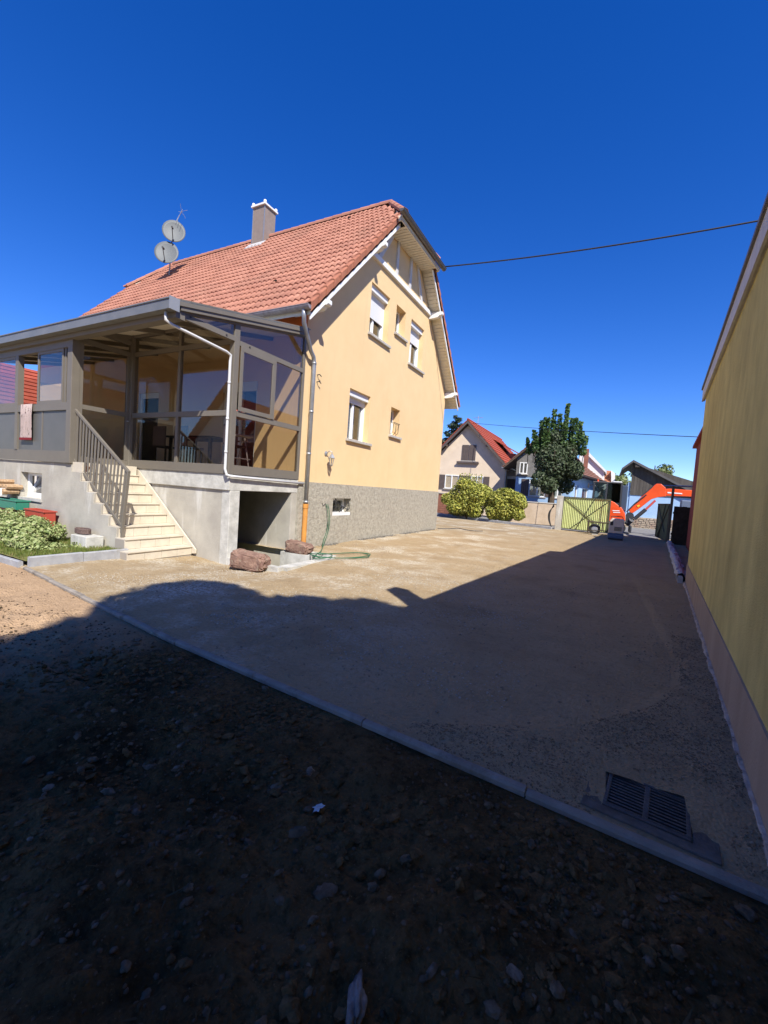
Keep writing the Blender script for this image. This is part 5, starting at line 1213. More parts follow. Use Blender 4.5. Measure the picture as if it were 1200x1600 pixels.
# dark board fence
fe = thing('board_fence', 'dark weathered board fence between steel post and ochre wall', 'fence', (2.9, 21.6, 0))
m_dfence = mat('dark_board', (0.030, 0.026, 0.020), 0.9, 0, (0.055, 0.045, 0.035), 6)
for i in range(11):
    MB().box(2.50+i*0.15, 2.647+i*0.15, 21.6, 21.625, 0.0, 1.62+0.02*math.sin(i*3.3)).build('board', m_dfence, fe)
MB().box(2.48, 4.15, 21.63, 21.67, 0.4, 0.48).box(2.48, 4.15, 21.63, 21.67, 1.3, 1.38).build('rail', m_dfence, fe)
# low beige wall with coping and dark cables, brick red wall further left
lw = thing('low_wall', 'low beige rendered garden wall with coping left of the gate pillar', 'wall', (-3.5, 24.6, 0))
m_beige = mat('beige_render', (0.46, 0.36, 0.26), 0.95, 0, (0.38, 0.29, 0.2), 2, 0.4, 40)
lw_a, lw_b = Vector((-5.6, 26.2, 0)), Vector((-2.5, 27.6, 0)); dn = (lw_b-lw_a).normalized(); nn = Vector((-dn.y, dn.x, 0))*0.1
MB().prism([lw_a-nn, lw_b-nn, lw_b+nn, lw_a+nn], (0, 0, 1.30)).build('wall_body', m_beige, lw)
MB().prism([lw_a-nn*1.4+Vector((0, 0, 1.30)), lw_b-nn*1.4+Vector((0, 0, 1.30)), lw_b+nn*1.4+Vector((0, 0, 1.30)), lw_a+nn*1.4+Vector((0, 0, 1.30))], (0, 0, 0.05)).build('coping', m_sill, lw)
lw2 = thing('red_wall', 'low brick red wall in shade left of the bushes', 'wall', (-10.3, 27.6, 0))
m_brick = mat('brick', (0.30, 0.13, 0.09), 0.9, 0, (0.22, 0.10, 0.07), 3, 0.3, 30)
for r in range(10):
    for c in range(9):
        x = -11.4+c*0.36+(0.18 if r % 2 else 0); MB().box(x, x+0.345, 27.5, 27.7, r*0.145, r*0.145+0.132).build('brick', m_brick, lw2)
MB().box(-11.4, -7.95, 27.52, 27.68, -0.05, 1.45).build('mortar', m_grout, lw2); MB().box(-11.45, -7.9, 27.45, 27.75, 1.45, 1.51).build('coping', m_sill, lw2)
cb = MB()
for i in range(3): cb.tube(spl([at(866, 787+i*2, 23.95), at(860-i, 800, 23.9), at(859-i, 812, 23.9), at(862, 825, 23.9)]), 0.02, 5)
cb = cb.build('cables', m_black, None); tag(cb, 'black cables hanging beside the grey gate pillar', 'cables')
# trolley frame in front of the gate
tr = thing('trolley', 'rusty steel frame trolley with one wheel in front of the green gate', 'trolley', (-0.4, 22.7, 0))
m_rust = mat('dark_rust', (0.10, 0.075, 0.05), 0.8, 0.3, (0.06, 0.05, 0.04), 8)
def trp(px, py, Y=22.7): return at(px, py, Y)
mb = MB(); fr_ = [(-0.78, 0.62), (0.22, 0.62)]
for dy in (0, 0.45):
    mb.tube([(-0.80, 22.6+dy, 0.62), (-0.05, 22.6+dy, 0.60), (0.28, 22.6+dy, 0.66)], 0.03, 6); mb.tube([(-0.12, 22.6+dy, 0.60), (-0.12, 22.6+dy, 0.22), (0.14, 22.6+dy, 0.22), (0.14, 22.6+dy, 0.02)], 0.025, 6); mb.tube([(-0.74, 22.6+dy, 0.62), (-0.74, 22.6+dy, 0.08)], 0.025, 6); mb.tube([(-0.74, 22.6+dy, 0.2), (-0.12, 22.6+dy, 0.22)], 0.02, 6)
mb.build('tube_frame', m_rust, tr)
wh = MB().lathe([(0.24, -0.05), (0.26, -0.03), (0.26, 0.03), (0.24, 0.05)], (-0.45, 22.78, 0.27), 20, 'Y').build('wheel', m_black, tr); MB().lathe([(0.14, -0.055), (0.12, -0.06), (0.03, -0.065)], (-0.45, 22.78, 0.27), 12, 'Y').build('rim', m_zinc, wh)
box('wedge', m_conc, tr, -0.55, -0.3, 22.5, 22.65, 0.0, 0.05)
# grey and blue machine
mc = thing('site_machine', 'boxy grey machine on a blue base standing in the gateway', 'machine', (0.4, 20.9, 0))
m_mgrey = mat('machine_grey', (0.62, 0.56, 0.46), 0.6, 0, (0.52, 0.47, 0.39), 4); m_mblue = mat('machine_blue', (0.045, 0.09, 0.19), 0.4)
MB().box(0.10, 0.72, 20.65, 21.15, 0.06, 0.28).build('blue_base', m_mblue, mc, bevel=0.03)
MB().prism([(0.12, 20.66, 0.283), (0.70, 20.66, 0.283), (0.70, 20.66, 0.90), (0.24, 20.66, 0.92), (0.15, 20.66, 0.82)], (0, 0.48, 0)).build('housing', m_mgrey, mc, bevel=0.03)
MB().box(0.17, 0.28, 20.645, 20.659, 0.62, 0.78).build('control_panel', m_black, mc)
for k in range(5): MB().box(0.34, 0.62, 20.648, 20.66, 0.40+k*0.035, 0.418+k*0.035).build('vent', m_black, mc)
MB().tube([(0.18, 20.9, 0.92), (0.2, 20.9, 1.0), (0.62, 20.9, 1.0), (0.65, 20.9, 0.9)], 0.018, 6).build('handle', m_black, mc)
MB().box(0.14, 0.70, 20.68, 21.1, 0.0, 0.06).build('skid', m_black, mc)
# blue-grey box standing behind the fence
o = MB().box(3.25, 3.72, 25.8, 26.2, 0.0, 1.98).build('storage_box', mat('slate_plastic', (0.12, 0.15, 0.22), 0.5), None, bevel=0.05); tag(o, 'slate blue upright box behind the dark board fence', 'box')

# ================================================================== EXCAVATOR
ex = thing('excavator', 'orange compact excavator with its boom stretched over the gateway', 'excavator', (0.2, 27.3, 0))
m_cab = glass('cab_tinted', (0.42, 0.47, 0.46), 1.25, 0.0)
m_or = mat('excavator_orange', (0.85, 0.10, 0.02), 0.35, 0, (0.75, 0.085, 0.018), 2, spec=0.5)
m_exd = mat('excavator_dark', (0.04, 0.04, 0.045), 0.5)
XB = 26.6
def exq(pts, Y, w_, name, m, bevel=0.02): return MB().prism([at(a, b, Y) for a, b in pts], (0, w_, 0)).build(name, m, ex, bevel=bevel)
for dy in (26.45, 27.75):
    tk = MB(); n = 26; L1, r1 = 1.55, 0.27; prof = []
    for i in range(n):
        a = 2*math.pi*i/n; cx = 0.55*(1 if math.cos(a) > 0 else -1); prof.append((0.1+cx*1.1+r1*math.cos(a), 0.27+r1*math.sin(a)))
    tk.prism([(x, dy-0.18, z) for x, z in prof], (0, 0.36, 0)); o = tk.build('track', m_black, ex)
    for i in range(4): MB().lathe([(0.15, -0.2), (0.15, 0.2)], (-0.45+0.36*i, dy, 0.27), 12, 'Y').build('roller', m_exd, o)
MB().box(-0.5, 0.8, 26.6, 27.6, 0.3, 0.62).build('undercarriage', m_exd, ex)
exq([(928, 822), (950, 822), (953, 815), (977, 814), (977, 803), (971, 793), (961, 785), (952, 781), (928, 780)], XB, 1.35, 'body', m_or, 0.04)
exq([(950, 793), (961, 792), (970, 799), (972, 806), (950, 806)], XB-0.015, 0.01, 'body_panel', mat('excavator_orange2', (0.75, 0.08, 0.015), 0.3), 0)
for a, b, c_, d_ in ((957, 797.2, 968, 798.8), (958, 800, 969, 801.5)):
    exq([(a, b), (c_, b+0.4), (c_, d_), (a, d_-0.4)], XB-0.03, 0.004, 'white_mark', m_pvc, 0)
# cab
cz0, cz1 = 1.62, 2.72; cx0_, cx1_ = -0.78, 0.62; cyn, cyf = 26.62, 27.6
for x, y in ((cx0_, cyn), (cx1_, cyn), (cx0_, cyf), (cx1_, cyf), (-0.12, cyn), (-0.12, cyf)):
    MB().bar((x, y, cz0-0.2), (x*0.96, y, cz1-0.04), 0.085, 0.085, (0, 1, 0)).build('cab_pillar', m_exd, ex)
MB().box(cx0_-0.06, cx1_+0.04, cyn-0.05, cyf+0.05, cz1-0.04, cz1+0.03).build('cab_roof', mat('cab_roof_grey', (0.09, 0.085, 0.08), 0.5), ex, bevel=0.03)
MB().box(0.15, 0.60, cyn+0.2, cyf-0.2, cz1+0.03, cz1+0.09).build('beacon_cover', m_pvc, ex, bevel=0.03)
MB().box(-0.1, cx1_+0.02, cyf-0.02, cyf+0.02, cz0, cz1-0.04).build('cab_dark_backing', m_exd, ex)  # opaque dark backing added so the inside of the cab reads dark
MB().box(cx1_-0.02, cx1_+0.02, cyn, cyf, cz0, cz1-0.04).build('cab_side', m_exd, ex)
MB().lathe([(0.05, 0), (0.05, 0.09), (0.02, 0.12)], (-0.6, 27.0, cz1+0.03), 10).build('beacon', m_or, ex)
MB().box(cx0_, cx1_, cyn-0.01, cyf+0.01, cz0-0.25, cz0-0.0).build('cab_sill', m_exd, ex)
MB().box(cx0_+0.03, -0.15, cyn-0.003, cyn+0.003, cz0, cz1-0.05).build('cab_glass', m_cab, ex); MB().box(-0.09, cx1_-0.03, cyn-0.003, cyn+0.003, cz0, cz1-0.05).build('cab_glass', m_cab, ex)
MB().box(cx0_-0.003, cx0_+0.003, cyn+0.03, cyf-0.03, cz0, cz1-0.05).build('cab_glass', m_cab, ex)
MB().tube([at(921, 759, XB), at(928, 756, XB), at(931, 760, XB)], 0.02, 5).build('mirror_arm', m_exd, ex); MB().box(-1.08, -1.0, 26.55, 26.6, 2.35, 2.62).build('mirror', m_exd, ex)
MB().box(0.62, 0.92, 26.75, 27.35, 1.2, 2.6).build('engine_hood', mat('hood_dark', (0.05, 0.07, 0.11), 0.5), ex, bevel=0.04)
# boom, arm, cylinders
exq([(983, 797), (1006, 772), (1023, 758), (1026, 755.8), (1033, 756), (1040, 762), (1040.5, 775.5), (1028, 777), (1018, 780), (1000, 794), (990, 801), (985, 803)], 26.75, 0.22, 'boom', m_or, 0.02)
exq([(1038, 764), (1046, 763.5), (1082, 766), (1092, 770), (1092, 777), (1078, 776), (1040, 774.5)], 26.78, 0.17, 'arm', m_or, 0.02)
exq([(1043, 768.6), (1049, 769), (1049, 771), (1043, 770.8)], 26.76, 0.004, 'white_mark', m_pvc, 0)
exq([(1051, 769.3), (1066, 770.5), (1066, 772.2), (1051, 771.2)], 26.76, 0.004, 'white_mark', m_pvc, 0)
exq([(995, 790), (999, 788.5), (1000, 790.5), (996.5, 792.5)], 26.73, 0.01, 'warning_sticker', mat('sticker_yellow', (0.85, 0.55, 0.03), 0.5), 0)
MB().tube([at(979, 800, 26.7), at(992, 787, 26.68), at(1010, 773, 26.68)], 0.035, 8).build('hose_pipe', m_exd, ex)
MB().tube([at(991, 811, 26.7), at(1009, 796, 26.7)], 0.10, 10).build('cylinder', m_exd, ex)
MB().tube([at(1009, 796, 26.7), at(1024, 782, 26.7)], 0.055, 8).build('cylinder_rod', mat('rod_orange', (0.62, 0.10, 0.08), 0.4), ex)
MB().tube([at(984, 806, 26.6), at(984, 806, 27.1)], 0.2, 12).build('swing_post', m_exd, ex)
MB().tube([at(987, 812, 26.6), at(980, 818, 26.9)], 0.14, 10).build('bracket', m_exd, ex); MB().box(0.95, 1.25, 26.6, 26.9, 0.55, 1.0).build('bracket', m_exd, ex)
exq([(1005, 772), (1020, 759), (1021, 760.3), (1006, 773.3)], 26.70, 0.03, 'boom_hose', m_exd, 0)
MB().prism([at(1088, 770, 26.7), at(1104, 772, 26.7), at(1104, 800, 26.7), at(1094, 806, 26.7), at(1086, 792, 26.7)], (0, 0.4, 0)).build('bucket', m_exd, ex, bevel=0.02)
# blade
MB().box(1.15, 1.25, 26.3, 27.9, 0.05, 0.42).build('dozer_blade', m_exd, ex, bevel=0.02)
# driver
dr = thing('person', 'excavator driver in a pale mint shirt seated in the cab', 'person', (-0.35, 27.1, 1.0))
def skin(name, verts, edges, radii, m, parent, sub=1):
    me = bpy.data.meshes.new(name); o_ = org(parent); me.from_pydata([tuple(Vector(p)-o_) for p in verts], edges, []); o = bpy.data.objects.new(name, me); COL.objects.link(o); o.parent = parent
    sk = o.modifiers.new('s', 'SKIN')
    for i, r in enumerate(radii): me.skin_vertices[0].data[i].radius = (r, r)
    me.skin_vertices[0].data[0].use_root = True
    ss = o.modifiers.new('ss', 'SUBSURF'); ss.levels = sub; ss.render_levels = sub; me.materials.append(m); return o
bx = -0.42; by = 27.12
body = [(bx, by, 1.35), (bx, by, 1.55), (bx+0.02, by, 1.80), (bx+0.04, by, 1.95), (bx+0.05, by, 2.04), (bx+0.08, by, 2.14), (bx+0.09, by, 2.26),
        (bx+0.05, by-0.19, 1.88), (bx+0.14, by-0.24, 1.64), (bx+0.38, by-0.18, 1.60), (bx+0.05, by+0.19, 1.88), (bx+0.14, by+0.24, 1.64), (bx+0.38, by+0.18, 1.60),
        (bx+0.08, by-0.1, 1.30), (bx+0.48, by-0.13, 1.33), (bx+0.52, by-0.13, 0.95), (bx+0.08, by+0.1, 1.30), (bx+0.48, by+0.13, 1.33), (bx+0.52, by+0.13, 0.95)]
ed = [(0,1),(1,2),(2,3),(3,4),(4,5),(5,6),(3,7),(7,8),(8,9),(3,10),(10,11),(11,12),(0,13),(13,14),(14,15),(0,16),(16,17),(17,18)]
rd_ = [0.15, 0.14, 0.16, 0.12, 0.055, 0.09, 0.085, 0.07, 0.05, 0.035, 0.07, 0.05, 0.035, 0.09, 0.075, 0.05, 0.09, 0.075, 0.05]
skin('body', body, ed, rd_, mat('skin_tone', (0.42, 0.25, 0.17), 0.6), dr)
skin('shirt', body[:4]+[body[7], body[8], body[10], body[11]], [(0,1),(1,2),(2,3),(3,4),(4,5),(3,6),(6,7)], [0.165, 0.155, 0.175, 0.13, 0.085, 0.065, 0.085, 0.065], mat('mint_shirt', (0.45, 0.66, 0.60), 0.9), dr)
MB().lathe([(0.1, -0.03), (0.098, 0.03), (0.06, 0.09), (0.0, 0.105)], (bx+0.075, by, 2.26), 12).build('hair', mat('dark_hair', (0.02, 0.016, 0.012), 0.7), dr, smooth=True)
box('driver_seat', m_exd, ex, bx-0.25, bx+0.2, by-0.22, by+0.22, 1.05, 1.22); box('driver_seat_back', m_exd, ex, bx-0.27, bx-0.17, by-0.2, by+0.2, 1.22, 1.85)

# ================================================================== HOUSES ACROSS THE STREET
def roof_courses(parent, name, m, e0, e1, r0_, r1_, n=16, th=0.05):
    """stepped tile courses between an eave line e0-e1 and a ridge line r0-r1"""
    e0, e1, r0_, r1_ = map(Vector, (e0, e1, r0_, r1_)); up = ((e1-e0).cross(r0_-e0)).normalized()
    if up.z < 0: up = -up
    mb = MB()
    for i in range(n):
        a, b = i/n, (i+1.08)/n; p = [e0.lerp(r0_, a)+up*th, e1.lerp(r1_, a)+up*th, e1.lerp(r1_, min(b, 1))+up*0.01, e0.lerp(r0_, min(b, 1))+up*0.01]
        mb.prism(p, -up*th)
    return mb.build(name, m, parent)
def hwin(parent, x0, x1, y, z0, z1, shut=None, closed=False):
    w_ = MB().box(x0, x1, y-0.02, y+0.05, z0, z0+0.06).box(x0, x1, y-0.02, y+0.05, z1-0.06, z1).box(x0, x0+0.06, y-0.02, y+0.05, z0+.06, z1-.06).box(x1-0.06, x1, y-0.02, y+0.05, z0+.06, z1-.06).box((x0+x1)/2-0.04, (x0+x1)/2+0.04, y-0.02, y+0.05, z0+.06, z1-.06).build('window', m_pvc, parent)
    MB().box(x0+.06, x1-.06, y+0.01, y+0.02, z0+.06, z1-.06).build('pane', m_clear, w_); MB().box(x0, x1, y+0.25, y+0.26, z0, z1).build('curtain', mat('net_curtain', (0.45, 0.47, 0.45), 0.9), w_)
    MB().box(x0-0.08, x1+0.08, y-0.10, y+0.0, z0-0.08, z0-0.003).build('sill', m_sill, w_)
    if shut:
        ww = (x1-x0)/2*0.95
        for a, b in (((x0, (x0+x1)/2-0.01), ((x0+x1)/2+0.01, x1)) if closed else ((x0-ww-0.02, x0-0.02), (x1+0.02, x1+ww+0.02))):
            mb = MB(); n = 4
            for k in range(n): mb.box(a+(b-a)*k/n+0.004, a+(b-a)*(k+1)/n-0.004, y-0.075, y-0.045, z0+0.01, z1-0.01)
            mb.build('shutter', shut, w_)
    return w_
m_beigeh = mat('pinkish_render', (0.74, 0.60, 0.44), 0.95, 0, (0.66, 0.53, 0.39), 1.5, 0.2, 40)
m_brown = mat('brown_shutter', (0.11, 0.08, 0.07), 0.7, 0, (0.085, 0.065, 0.055), 6)
m_blueh = mat('blue_render', (0.36, 0.50, 0.68), 0.9, 0, (0.30, 0.44, 0.62), 1.4, 0.2, 40)
m_browntile = mat('brown_tile', (0.26, 0.13, 0.09), 0.85, 0, (0.19, 0.10, 0.075), 5, 0.3, 30)
m_eavewood = mat('eave_wood', (0.12, 0.085, 0.065), 0.8, 0, (0.16, 0.11, 0.08), 6)
# --- beige house
A = thing('house', 'pinkish beige house with red tiled roof and brown shutters across the street', 'house', (-10.2, 33, 0))
ax_, az_ = -10.24, 7.35; sl_ = 1.03; y_ = 33.0
mb = MB(); wh_ = [[(-10.65, 4.2), (-9.52, 4.2), (-9.52, 5.45), (-10.65, 5.45)]]
wall_holes(mb, [(-13.4, -0.2), (-7.15, -0.2), (-7.15, 3.9), (ax_, 7.05), (-13.4, 3.9)], wh_, lambda p, d: Vector((p[0], y_+d, p[1])), 0.3); mb.build('gable_wall', m_beigeh, A)
MB().box(-7.45, -7.15, y_+0.3, y_+11, -0.2, 4.0).build('side_wall', m_beigeh, A); MB().box(-13.4, -7.45, y_+10.7, y_+11, -0.2, 3.9).build('back_wall', m_beigeh, A)
rA = MB()
for s_ in (1, -1):
    xe = ax_+s_*3.55; ze = az_-3.55*sl_
    rA.prism([(ax_, y_-0.45, az_), (xe, y_-0.45, ze), (xe, y_+11.3, ze), (ax_, y_+11.3, az_)], (0, 0, -0.12))
rA = rA.build('roof', m_eavewood, A)
for s_ in (1, -1): roof_courses(rA, 'roof_tiles', m_rtile, (ax_+s_*3.6, y_-0.5, az_-3.6*sl_), (ax_+s_*3.6, y_+11.4, az_-3.6*sl_), (ax_, y_-0.5, az_+0.02), (ax_, y_+11.4, az_+0.02), 14)
MB().tube([(ax_, y_-0.5, az_+0.04), (ax_, y_+11.4, az_+0.04)], 0.09, 8).build('ridge', m_rtile, rA)
for s_ in (1, -1): MB().prism([(ax_, y_-0.5, az_-0.05), (ax_+s_*3.58, y_-0.5, az_-3.58*sl_-0.05), (ax_+s_*3.58, y_-0.5, az_-3.58*sl_-0.27), (ax_, y_-0.5, az_-0.27)], (0, 0.03, 0)).build('bargeboard', m_brown, A)
for x in (-11.9, -8.6): z = az_-abs(x-ax_)*sl_; MB().box(x-0.08, x+0.08, y_-0.45, y_, z-0.36, z-0.2).build('purlin_end', m_brown, A)
hwin(A, -10.65, -9.52, y_+0.02, 4.2, 5.45, m_brown, True)
MB().box(-10.98, -9.2, y_-0.22, y_-0.02, 3.98, 4.06).box(-10.98, -9.2, y_-0.22, y_-0.19, 4.06, 4.12).build('flower_shelf', m_brown, A)
hwin(A, -11.9, -10.75, y_-0.03, 1.9, 3.0, m_brown); hwin(A, -9.75, -8.75, y_-0.03, 1.9, 3.0, m_brown)
MB().tube([(-6.95, y_-0.35, 3.72), (-7.05, y_-0.1, 3.4), (-7.05, y_-0.06, 0.1)], 0.05, 8).build('downpipe', m_zinc, A)
gutter([(-6.62, y_-0.5, 3.68), (-6.62, y_+11, 3.68)], 0.08, m_zinc, 'gutter', A)
# dormer on the red slope
MB().prism([(-7.4, y_+4.6, 4.2), (-7.4, y_+7.4, 4.2), (-7.4, y_+7.4, 5.3), (-7.4, y_+4.6, 5.3)], (-1.2, 0, 0)).build('dormer', m_eavewood, A)
roof_courses(rA, 'dormer_tiles', m_rtile, (-7.0, y_+4.2, 5.25), (-7.0, y_+7.8, 5.25), (-9.4, y_+4.2, 6.55), (-9.4, y_+7.8, 6.55), 6)
MB().tube([(ax_+0.1, y_+2.0, az_), (ax_+0.1, y_+2.0, az_+0.75)], 0.03, 5).tube([(ax_-0.3, y_+2.0, az_+0.6), (ax_+0.5, y_+2.0, az_+0.6)], 0.02, 5).build('roof_aerial', m_zinc, A)
# dark link door between the houses
lk = thing('shed', 'dark wooden gateway between the beige and the blue house', 'shed', (-6.6, 33.6, 0))
for k in range(7): MB().box(-7.1+k*0.17, -6.94+k*0.17, 33.9, 33.95, 0, 2.95).build('board', m_brown, lk)
MB().box(-7.13, -5.9, 33.85, 34.0, 2.95, 3.15).build('lintel', m_white, lk)
# --- blue house behind the tree
B = thing('house', 'light blue house mostly hidden behind the pruned street tree', 'house', (-4, 32, 0))
yb_ = 31.2; apx, apz, slb = -4.05, 6.25, 0.93
mb = MB(); wall_holes(mb, [(-5.95, -0.2), (-2.35, -0.2), (-2.35, 4.5), (apx, 6.0), (-5.95, 4.3)], [[(-5.0, 1.7), (-3.9, 1.7), (-3.9, 2.9), (-5.0, 2.9)], [(-3.4, 1.7), (-2.8, 1.7), (-2.8, 2.9), (-3.4, 2.9)]], lambda p, d: Vector((p[0], yb_+d, p[1])), 0.3); mb.build('gable_wall', m_blueh, B)
mb = MB().prism([(-5.97, yb_-0.03, 3.05), (-2.33, yb_-0.03, 3.05), (-2.33, yb_-0.03, 4.4), (apx, yb_-0.03, 5.9), (-5.97, yb_-0.03, 4.2)], (0, 0.028, 0)); mb.build('wood_cladding', mat('grey_cladding', (0.22, 0.21, 0.20), 0.8, 0, (0.16, 0.15, 0.14), 5), B)
hwin(B, -5.0, -3.9, yb_+0.05, 1.7, 2.9, m_brown); hwin(B, -5.75, -5.2, yb_-0.05, 3.25, 4.05); hwin(B, -3.4, -2.8, yb_+0.05, 1.7, 2.9)
rB = MB()
for s_, L_ in ((-1, 2.75), (1, 2.1)):
    rB.prism([(apx, yb_-0.5, apz), (apx+s_*L_, yb_-0.5, apz-L_*slb), (apx+s_*L_, yb_+7, apz-L_*slb), (apx, yb_+7, apz)], (0, 0, -0.14))
rB = rB.build('roof', m_eavewood, B)
for s_, L_ in ((-1, 2.8), (1, 2.15)): roof_courses(rB, 'roof_tiles', m_browntile, (apx+s_*L_, yb_-0.55, apz-L_*slb), (apx+s_*L_, yb_+7, apz-L_*slb), (apx, yb_-0.55, apz), (apx, yb_+7, apz), 12)
gutter([(-6.85, yb_-0.55, 3.62), (-6.85, yb_+7, 3.62)], 0.08, m_zinc, 'gutter', B)
# right wing of the blue house: rotated side wall with eave running to the right
W2 = thing('house', 'light blue side wing with brown eave between street tree and excavator', 'house', (-1, 33, 0))
pa, pb = Vector((-2.3, 31.4, 0)), Vector((-0.75, 41.0, 0))
dd_ = (pb-pa).normalized(); nn_ = Vector((-dd_.y, dd_.x, 0))
def wq(u, n, z): return pa+dd_*u+nn_*n+Vector((0, 0, z))
LW = (pb-pa).length
mb = MB(); wall_holes(mb, [(0, -0.2), (LW, -0.2), (LW, 3.3), (0, 3.3)], [[(1.2, 1.1), (2.2, 1.1), (2.2, 2.7), (1.2, 2.7)], [(3.4, 1.0), (5.6, 1.0), (5.6, 2.6), (3.4, 2.6)]], lambda p, d: wq(p[0], d, p[1]), 0.25); mb.build('side_wall', m_blueh, W2)
for u0, u1, z0, z1 in ((1.2, 2.2, 1.1, 2.7), (3.4, 5.6, 1.0, 2.6)):
    q = MB()
    for a, b, c, d in ((u0, u1, z0, z0+.08), (u0, u1, z1-.08, z1), (u0, u0+.08, z0+.08, z1-.08), (u1-.08, u1, z0+.08, z1-.08)):
        q.prism([wq(a, 0.1, c), wq(b, 0.1, c), wq(b, 0.1, d), wq(a, 0.1, d)], nn_*0.05)
    q = q.build('window', m_pvc, W2); MB().prism([wq(u0, 0.16, z0), wq(u1, 0.16, z0), wq(u1, 0.16, z1), wq(u0, 0.16, z1)], nn_*0.01).build('pane', mat('dark_pane', (0.09, 0.045, 0.04), 0.15), q)
mb = MB().add([wq(u, n, z) for u in (-0.3, LW+0.3) for n, z in ((-0.45, 3.28), (-0.45, 3.40), (1.9, 5.2), (1.9, 5.05))], [(0,1,2,3),(4,7,6,5),(0,4,5,1),(1,5,6,2),(3,2,6,7),(0,3,7,4)]); r2 = mb.build('roof', m_eavewood, W2)
roof_courses(r2, 'roof_tiles', m_browntile, wq(-0.35, -0.5, 3.4), wq(LW+0.35, -0.5, 3.4), wq(-0.35, 1.9, 5.24), wq(LW+0.35, 1.9, 5.24), 10)
gutter([wq(-0.35, -0.56, 3.36), wq(LW+0.3, -0.56, 3.36)], 0.08, m_brown, 'gutter', W2)
hd = MB().box(-2.55, 0.1, 29.2, 29.5, 0, 1.72).build('brown_wall', m_eavewood, None); tag(hd, 'brown boarded garden wall showing just above the green gate', 'wall')
# chimney + white gable + red roof further back
C_ = thing('house', 'distant white gabled house with a brick chimney behind the blue wing', 'house', (-2, 40, 0))
MB().prism([at(905, 712, 40), at(921, 709, 40), at(944, 733, 40), at(944, 760, 40), at(905, 760, 40)], (0, 5, 0)).build('gable_wall', m_white, C_)
MB().prism([at(917, 703, 39.8), at(921.5, 708, 39.8), at(948, 736, 39.8), at(947, 739, 39.8), at(919, 712, 39.8), at(915, 706, 39.8)], (0, 5.4, 0)).build('verge', m_white, C_)
MB().box(at(914, 704, 39).x, at(920.5, 704, 39).x, 38.6, 39.2, 4.0, at(914, 702, 39).z).build('chimney', m_brick, C_)
D_ = thing('house', 'small distant roof of orange red tiles above the excavator cab', 'house', (-0.5, 42, 0))
roof_courses(D_, 'roof_tiles', mat('orange_tile', (0.42, 0.17, 0.09), 0.85, 0, (0.33, 0.13, 0.08), 6), at(927, 751, 42), at(957, 755, 42), at(934, 734, 43.5), at(956, 736, 43.5), 7)
MB().prism([at(927, 751, 42.1), at(957, 755, 42.1), at(957, 790, 42.1), at(927, 790, 42.1)], (0, 2, 0)).build('wall', m_white, D_)
MB().prism([at(955, 735, 42), at(961, 740, 42), at(961, 760, 42), at(955, 760, 42)], (0, 1.5, 0)).build('side_wall', m_white, D_)
# --- barn
Bn = thing('barn', 'barn with dark board gable over light blue wall and rubble stone base', 'barn', (3, 35.3, 0))
yB = 35.3
m_bboard = mat('barn_board', (0.075, 0.065, 0.055), 0.9, 0, (0.12, 0.105, 0.09), 4, 0.4, 30, streak=True)
bl, br = at(984, 773, yB).x, 8.6
zb = at(984, 773, yB).z
ap = at(990, 718.5, yB-0.4); ev = at(972, 731, yB-0.4); rr_ = at(1079, 765, yB-0.4)
slr = (rr_.z-ap.z)/(rr_.x-ap.x); sll = (ap.z-ev.z)/(ap.x-ev.x)
def btop(x): return ap.z-0.16+(slr*(x-ap.x) if x > ap.x else sll*(x-ap.x))
x = bl
while x < br:
    x2 = x+0.19; zt = [max(zb+0.02, btop(q)) for q in (x, x2)]
    if min(zt) > zb+0.05: MB().prism([(x+0.005, yB, zb), (x2-0.005, yB, zb), (x2-0.005, yB, zt[1]), (x+0.005, yB, zt[0])], (0, 0.03+0.006*(int(x*7) % 2), 0)).build('board', m_bboard, Bn)
    x = x2
MB().box(bl, br, yB+0.05, yB+0.4, 0, zb+0.02).build('blue_wall', m_blueh, Bn)
MB().box(bl-0.15, bl, yB+0.1, yB+9, 0, zb+0.9).build('side_wall', m_blueh, Bn)
MB().prism([(bl+.01, yB+0.045, zb), (br, yB+0.045, zb), (br, yB+0.045, zb+0.05), (ap.x, yB+0.045, btop(ap.x)-.03), (bl+.01, yB+0.045, btop(bl)-.03)], (0, 0.03, 0)).build('backing', m_bboard, Bn)
# rubble courses
rg = random.Random(21); z = -0.05; m_rub = mat('rubble_stone', (0.46, 0.37, 0.27), 0.95, 0, (0.33, 0.26, 0.19), 5, 0.8, 20)
add_layer(m_rub, (0.30, 0.17, 0.12), 1.8, 0.55, 0.65, 0.6)
MB().box(bl-0.2, 6.5, yB-0.12, yB+0.06, -0.1, 0.74).build('rubble_mortar', mat('lime_mortar', (0.42, 0.36, 0.28), 0.95), Bn)
while z < 0.72:
    h_ = rg.uniform(0.11, 0.18); x = bl-0.2
    while x < 4.2:
        w_ = rg.uniform(0.18, 0.42); jx = [rg.uniform(0, .025) for _ in range(4)]
        MB().prism([(x+jx[0], yB-0.17, z+jx[1]), (x+w_-0.02-jx[2], yB-0.17, z+0.01), (x+w_-0.02, yB-0.17, z+h_-0.02-jx[3]), (x+0.02, yB-0.17, z+h_-0.015)], (0, 0.06, 0)).build('stone', m_rub, Bn); x += w_
    z += h_
rf = MB()
rf.prism([ap, ap+Vector((7.5, 0, 7.5*slr)), ap+Vector((7.5, 0, 7.5*slr-0.14)), ap+Vector((0, 0, -0.16))], (0, 9, 0))
rf.prism([ap+Vector((-0.001, 0, 0)), ev, ev+Vector((0.02, 0, -0.14)), ap+Vector((-0.001, 0, -0.16))], (0, 9, 0))
rf.build('roof', mat('dark_roof', (0.075, 0.07, 0.065), 0.7, 0, (0.10, 0.09, 0.085), 3), Bn)
